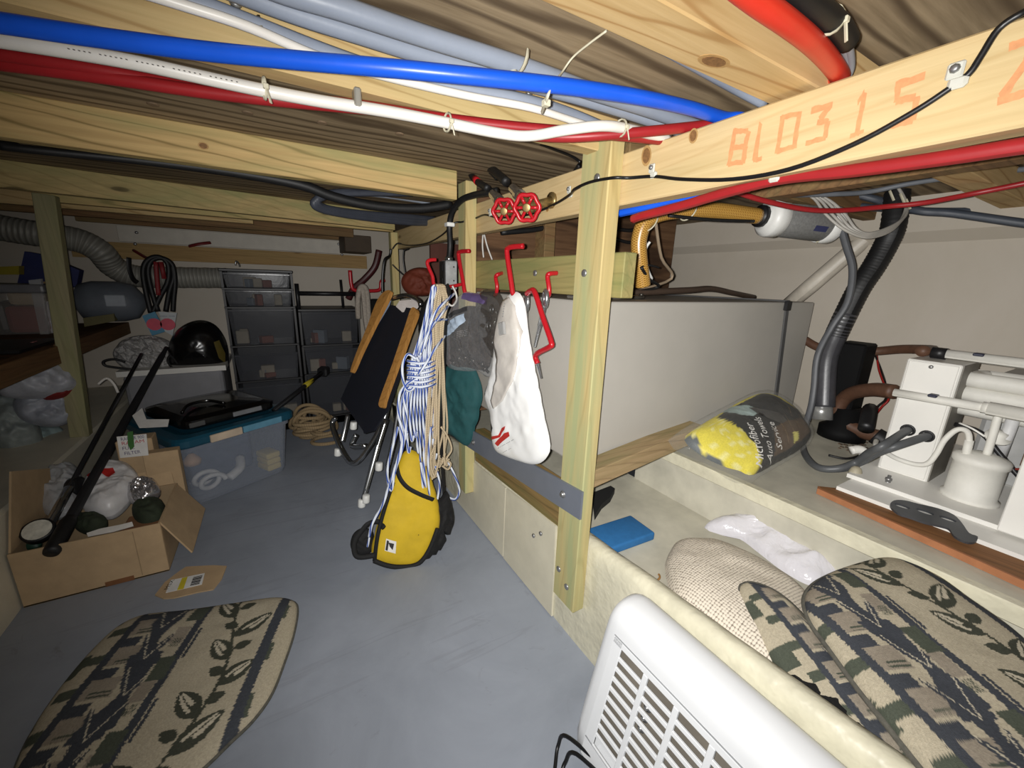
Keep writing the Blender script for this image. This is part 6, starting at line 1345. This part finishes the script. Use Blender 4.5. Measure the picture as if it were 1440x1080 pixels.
MB().box(tp_(.28, .028, .358), (.13, .006, .022), .002, (e1, e2, V((0, 0, 1)))).mk('silver_plate', SLV, kc)
MB().box(tp_(.07, .028, .356), (.06, .006, .022), .002, (e1, e2, V((0, 0, 1)))).mk('silver_plate', plain('dim_plate', (80, 80, 80), .4), kc)
MB().tube([tp_(.05, .10, .40), tp_(.1, .16, .412), tp_(.18, .16, .412), tp_(.22, .1, .40)], .007, 8, 4).mk('handle', GLB, kc)
gf = thing('gaff_pole', 'black pole with a yellow band and square head lying over the tote toward the drawers', 'pole', ay(2.4, 420, 555))
pa_, pb_ = ay(2.25, 385, 577), ay(2.62, 455, 522); MB().tube([pa_, pb_], .012, 10, 1).mk('pole', DARK, gf); MB().tube([pa_.lerp(pb_, .58), pa_.lerp(pb_, .74)], .015, 10, 1).mk('yellow_band', plain('yellow_band', (168, 152, 40), .5), gf)
MB().box(pb_, (.05, .06, .05), .008, ((pb_ - pa_).normalized(), V((0, 0, 1)).cross((pb_ - pa_).normalized()).normalized(), V((0, 0, 1)))).mk('head', DARK, gf)
# cartons behind the cardboard box
fc_ = thing('filter_carton', 'white-labelled carton marked fuel filter with green tape', 'carton', (-.435, 1.95, 0))
MB().box2((-.492, 1.922, .0), (-.385, 1.965, .315), .002).mk('carton', CARD, fc_)
py2 = PY(1.9205)
card('white_label', py2, [(164, 614), (206, 610), (209, 640), (169, 644)], .001, plain('label_paper', (206, 204, 200), .7, bump=0), fc_)
card('green_tape', Pl((0, 1.919, 0), (0, -1, 0)), [(179, 608), (187, 606), (189, 628), (184, 633), (180, 626)], .001, plain('green_tape', (54, 100, 44), .5), fc_)
INK = plain('purple_ink', (70, 56, 100), .7, bump=0); INR = plain('red_ink', (170, 50, 60), .7, bump=0)
for txt, p0, p1, m in (('RACOR 900', (170, 620), (203, 616), INK), ('RA  AM', (171, 626), (203, 622), INR), ('FUEL', (172, 633), (190, 631), INK), ('FILTER', (175, 640), (198, 637), INK)):
    mb = MB(); write(mb, Pl((0, 1.9195, 0), (0, -1, 0)), txt, p0, p1, .013, .0004); mb.mk('handwriting', m, fc_)
bx = thing('brown_carton', 'plain brown carton with a white card on it beside the teal tote lid', 'carton', (-.52, 2.01, 0))
MB().box2((-.575, 1.975, 0), (-.468, 2.05, .36), .003).mk('carton', CARD, bx)
card('white_card', Pl((-.52, 2.0, .375), (.1, -.5, 1)), [(186, 585), (200, 574), (206, 590), (238, 590), (236, 600), (196, 602)], .002, plain('label_paper', (206, 204, 200), .7, bump=0), bx)
Pillow(PZ(.02), [(176, 662), (190, 650), (215, 646), (238, 652), (230, 668), (196, 672)], .05, .01, .01, 30).build(MB(), 12, 40).mk('grey_cloth', plain('grey_cloth', (110, 112, 118), .8), None, 'grey cloth on the floor behind the cardboard box flap', 'cloth')
MB().lathe([(.012, 0), (.014, .02), (.009, .026)], ay(1.94, 228, 650), (0, 0, 1), 12).mk('plastic_stopper', WPL, None, 'small white cap at the corner of the cardboard box', 'cap')

# ---- coil of tan rope, folding chair
tc_ = thing('rope_coil', 'heap of tan braided rope coiled on the floor beside the tote', 'rope', az(0, 445, 630))
cen = az(0, 446, 625); rng = random.Random(8)
for k in range(15):
    pts = []; cx, cy = cen.x + rng.uniform(-.05, .06), cen.y + rng.uniform(-.06, .16); rx_, ry_ = rng.uniform(.05, .11), rng.uniform(.05, .10); z0 = .013 + .012 * k; ph = rng.random() * 6; tlt = rng.uniform(-.5, .5)
    for i in range(13):
        an = ph + i * .56; pts.append(V((cx + rx_ * math.cos(an), cy + ry_ * math.sin(an) * .9, max(.012, z0 + .04 * math.sin(an + k) * tlt + (.05 * max(0, math.sin(an)) if k > 6 else 0)))))
    MB().tube(pts, .0105, 8, 4).mk('coil_turn', RT, tc_)
NAVY = plain('navy_canvas', (10, 14, 28), .85, var=.15, vs=30, bump=.3, bs=300); OAK = wood('varnished_arm', 2, (176, 122, 62), (206, 152, 84), (130, 84, 40), knots=0, rings=.3, rough=.4, seed=17)
_B, _T, _L = az(.02, 515, 708), ay(2.15, 551, 430), ay(2.12, 478, 592)
_n = (_T - _B).cross(_L - _B).normalized(); _n = _n if _n.y < 0 else -_n
pf = Pl(_B, _n)
fcx = thing('folding_chair', 'folded beach chair with navy canvas and wooden arms leaning by the ropes', 'chair', (.4, 2.0, 0))
card('canvas', pf, [(551, 430), (589, 436), (566, 496), (545, 545), (514, 607), (482, 562), (505, 510), (530, 465)], .012, NAVY, fcx)
pf2 = Pl(_B + _n * .03, _n)
card('canvas_seat', pf2, [(566, 500), (572, 505), (548, 575), (528, 606), (514, 610), (512, 600)], .01, NAVY, fcx)
card('blue_pillow', pf, [(540, 425), (550, 423), (546, 436), (530, 460), (526, 462)], .02, plain('pale_blue_cloth', (150, 164, 186), .7), fcx)
pf3 = Pl(_B + _n * .035, _n)
def arm(px, m): return MB().prism(pf3, [(v.x, v.y) for v in catmull([V((*pf3.two(*q), 0)) for q in px], 4, True)], 0, .022).mk('wooden_arm', m, fcx)
arm([(538, 420), (546, 412), (553, 411), (551, 418), (542, 436), (528, 464), (512, 497), (501, 522), (498, 522), (506, 498), (520, 464), (531, 434)], OAK)
arm([(583, 436), (590, 442), (580, 470), (566, 510), (548, 560), (544, 574), (538, 572), (540, 560), (556, 516), (572, 468)], OAK)
TUB = plain('polished_tube', (170, 172, 174), .2, .95, var=.05, bump=0)
for pts in ([(577, 500), (560, 540), (549, 578), (536, 630), (524, 675), (515, 708)], [(572, 520), (555, 570), (546, 620), (538, 655)], [(477, 588), (472, 598), (480, 622), (492, 644), (500, 652), (510, 648), (524, 630), (536, 610), (545, 590)], [(494, 585), (490, 605), (486, 622)], [(506, 612), (500, 628), (520, 628)], [(556, 422), (575, 418), (592, 424), (596, 432)], [(520, 690), (530, 650), (548, 590)]):
    zoff = -.02 if pts[0][0] != 572 else .03
    MB().tube([pf.at(*q) + _n * (-zoff) for q in pts], .0125, 10, 5).mk('tube', TUB, fcx)
for q in ((514, 709), (538, 658), (502, 601), (480, 638), (520, 703)):
    MB().lathe([(.0155, -.012), (.0165, -.008), (.0155, .022), (.013, .024)], pf.at(*q) + _n * .02, (0.1, 0, 1), 12).mk('foot_cap', WPL, fcx)
card('silver_bag', Pl((.6, 2.05, .9), (-.3, -1, .2)), [(557, 432), (562, 424), (586, 422), (592, 428), (586, 436), (566, 440)], .03, plain('pale_wrap', (176, 166, 160), .3), None, label='pale wrapped bundle behind the top of the folding chair', cat='bundle')
Pillow(PY(2.15), [(564, 395), (572, 382), (588, 376), (606, 380), (614, 398), (606, 414), (584, 416), (570, 410)], .06, .04, .012, 30, 3, .5).build(MB(), 18, 50).mk('orange_bag', plain('rust_cloth', (104, 42, 22), .75), None, 'rust-orange cloth bag hanging behind the ropes', 'bag')
Pillow(PY(2.0), [(590, 440), (604, 415), (616, 412), (620, 470), (612, 520), (596, 530), (590, 480)], .04, .03, .01, 30).build(MB(), 14, 40).mk('dark_jacket', plain('black_cloth_and_shade', (14, 14, 14), .9), None, 'black cloth hanging in the shadow behind the blue and white rope', 'cloth')
# corner by the thin post
pipe('dark_red_hose', [ay(2.9, 533, 352), ay(2.9, 527, 375), ay(2.92, 512, 393), ay(2.95, 498, 405), ay(2.98, 490, 420)], .022, plain('maroon_hose', (70, 26, 28), .45), 'dark maroon hose curving down the back corner', 'hose')
hook('thin red corner hook holding a pale rope beside the black guard rail', [ay(2.85, 492, 380), ay(2.85, 494, 400), ay(2.85, 499, 408), ay(2.85, 520, 409), ay(2.85, 534, 407), ay(2.85, 536, 396), ay(2.85, 541, 394)], .012, group=None)
wr = thing('rope_hank', 'pale thick rope hanging from the red corner hook', 'rope', ay(2.82, 512, 460))
for pts in ([(504, 448), (503, 425), (506, 406), (512, 403), (516, 412), (518, 440), (519, 465)], [(510, 404), (512, 425), (514, 450), (518, 472)]): MB().tube([ay(2.82, *q) for q in pts], .017, 8, 5).mk('strand', plain('pale_rope', (170, 160, 148), .9, var=.2, vs=80), wr)
pipe('thin_cable', [ay(2.4, 550, 350), ay(2.4, 548, 360), ay(2.38, 541, 366), ay(2.38, 538, 390), ay(2.38, 538, 412)], .008, BLK, 'black cable running down beside the thin post', 'cable')
Pillow(PY(3.26), [(512, 425), (526, 420), (540, 424), (542, 442), (528, 450), (514, 445)], .05, .04, .008, 30).build(MB(), 12, 36).mk('black_pouch', plain('black_cloth_and_shade', (14, 14, 14), .9), None, 'small black pouch in the corner behind the chair arm', 'pouch')
for pts, lb in (([(552, 350), (560, 342), (575, 348), (568, 352)], 'loop of black wire at the top of the pale gap behind the ropes'), ([(552, 372), (562, 382), (572, 390)], 'slanting black wire across the pale gap behind the ropes'), ([(568, 350), (567, 365), (570, 385)], 'upright black wire in the pale gap behind the ropes')):
    pipe('thin_cable', [ay(2.35, *q) for q in pts], .004, BLK, lb, 'wire')
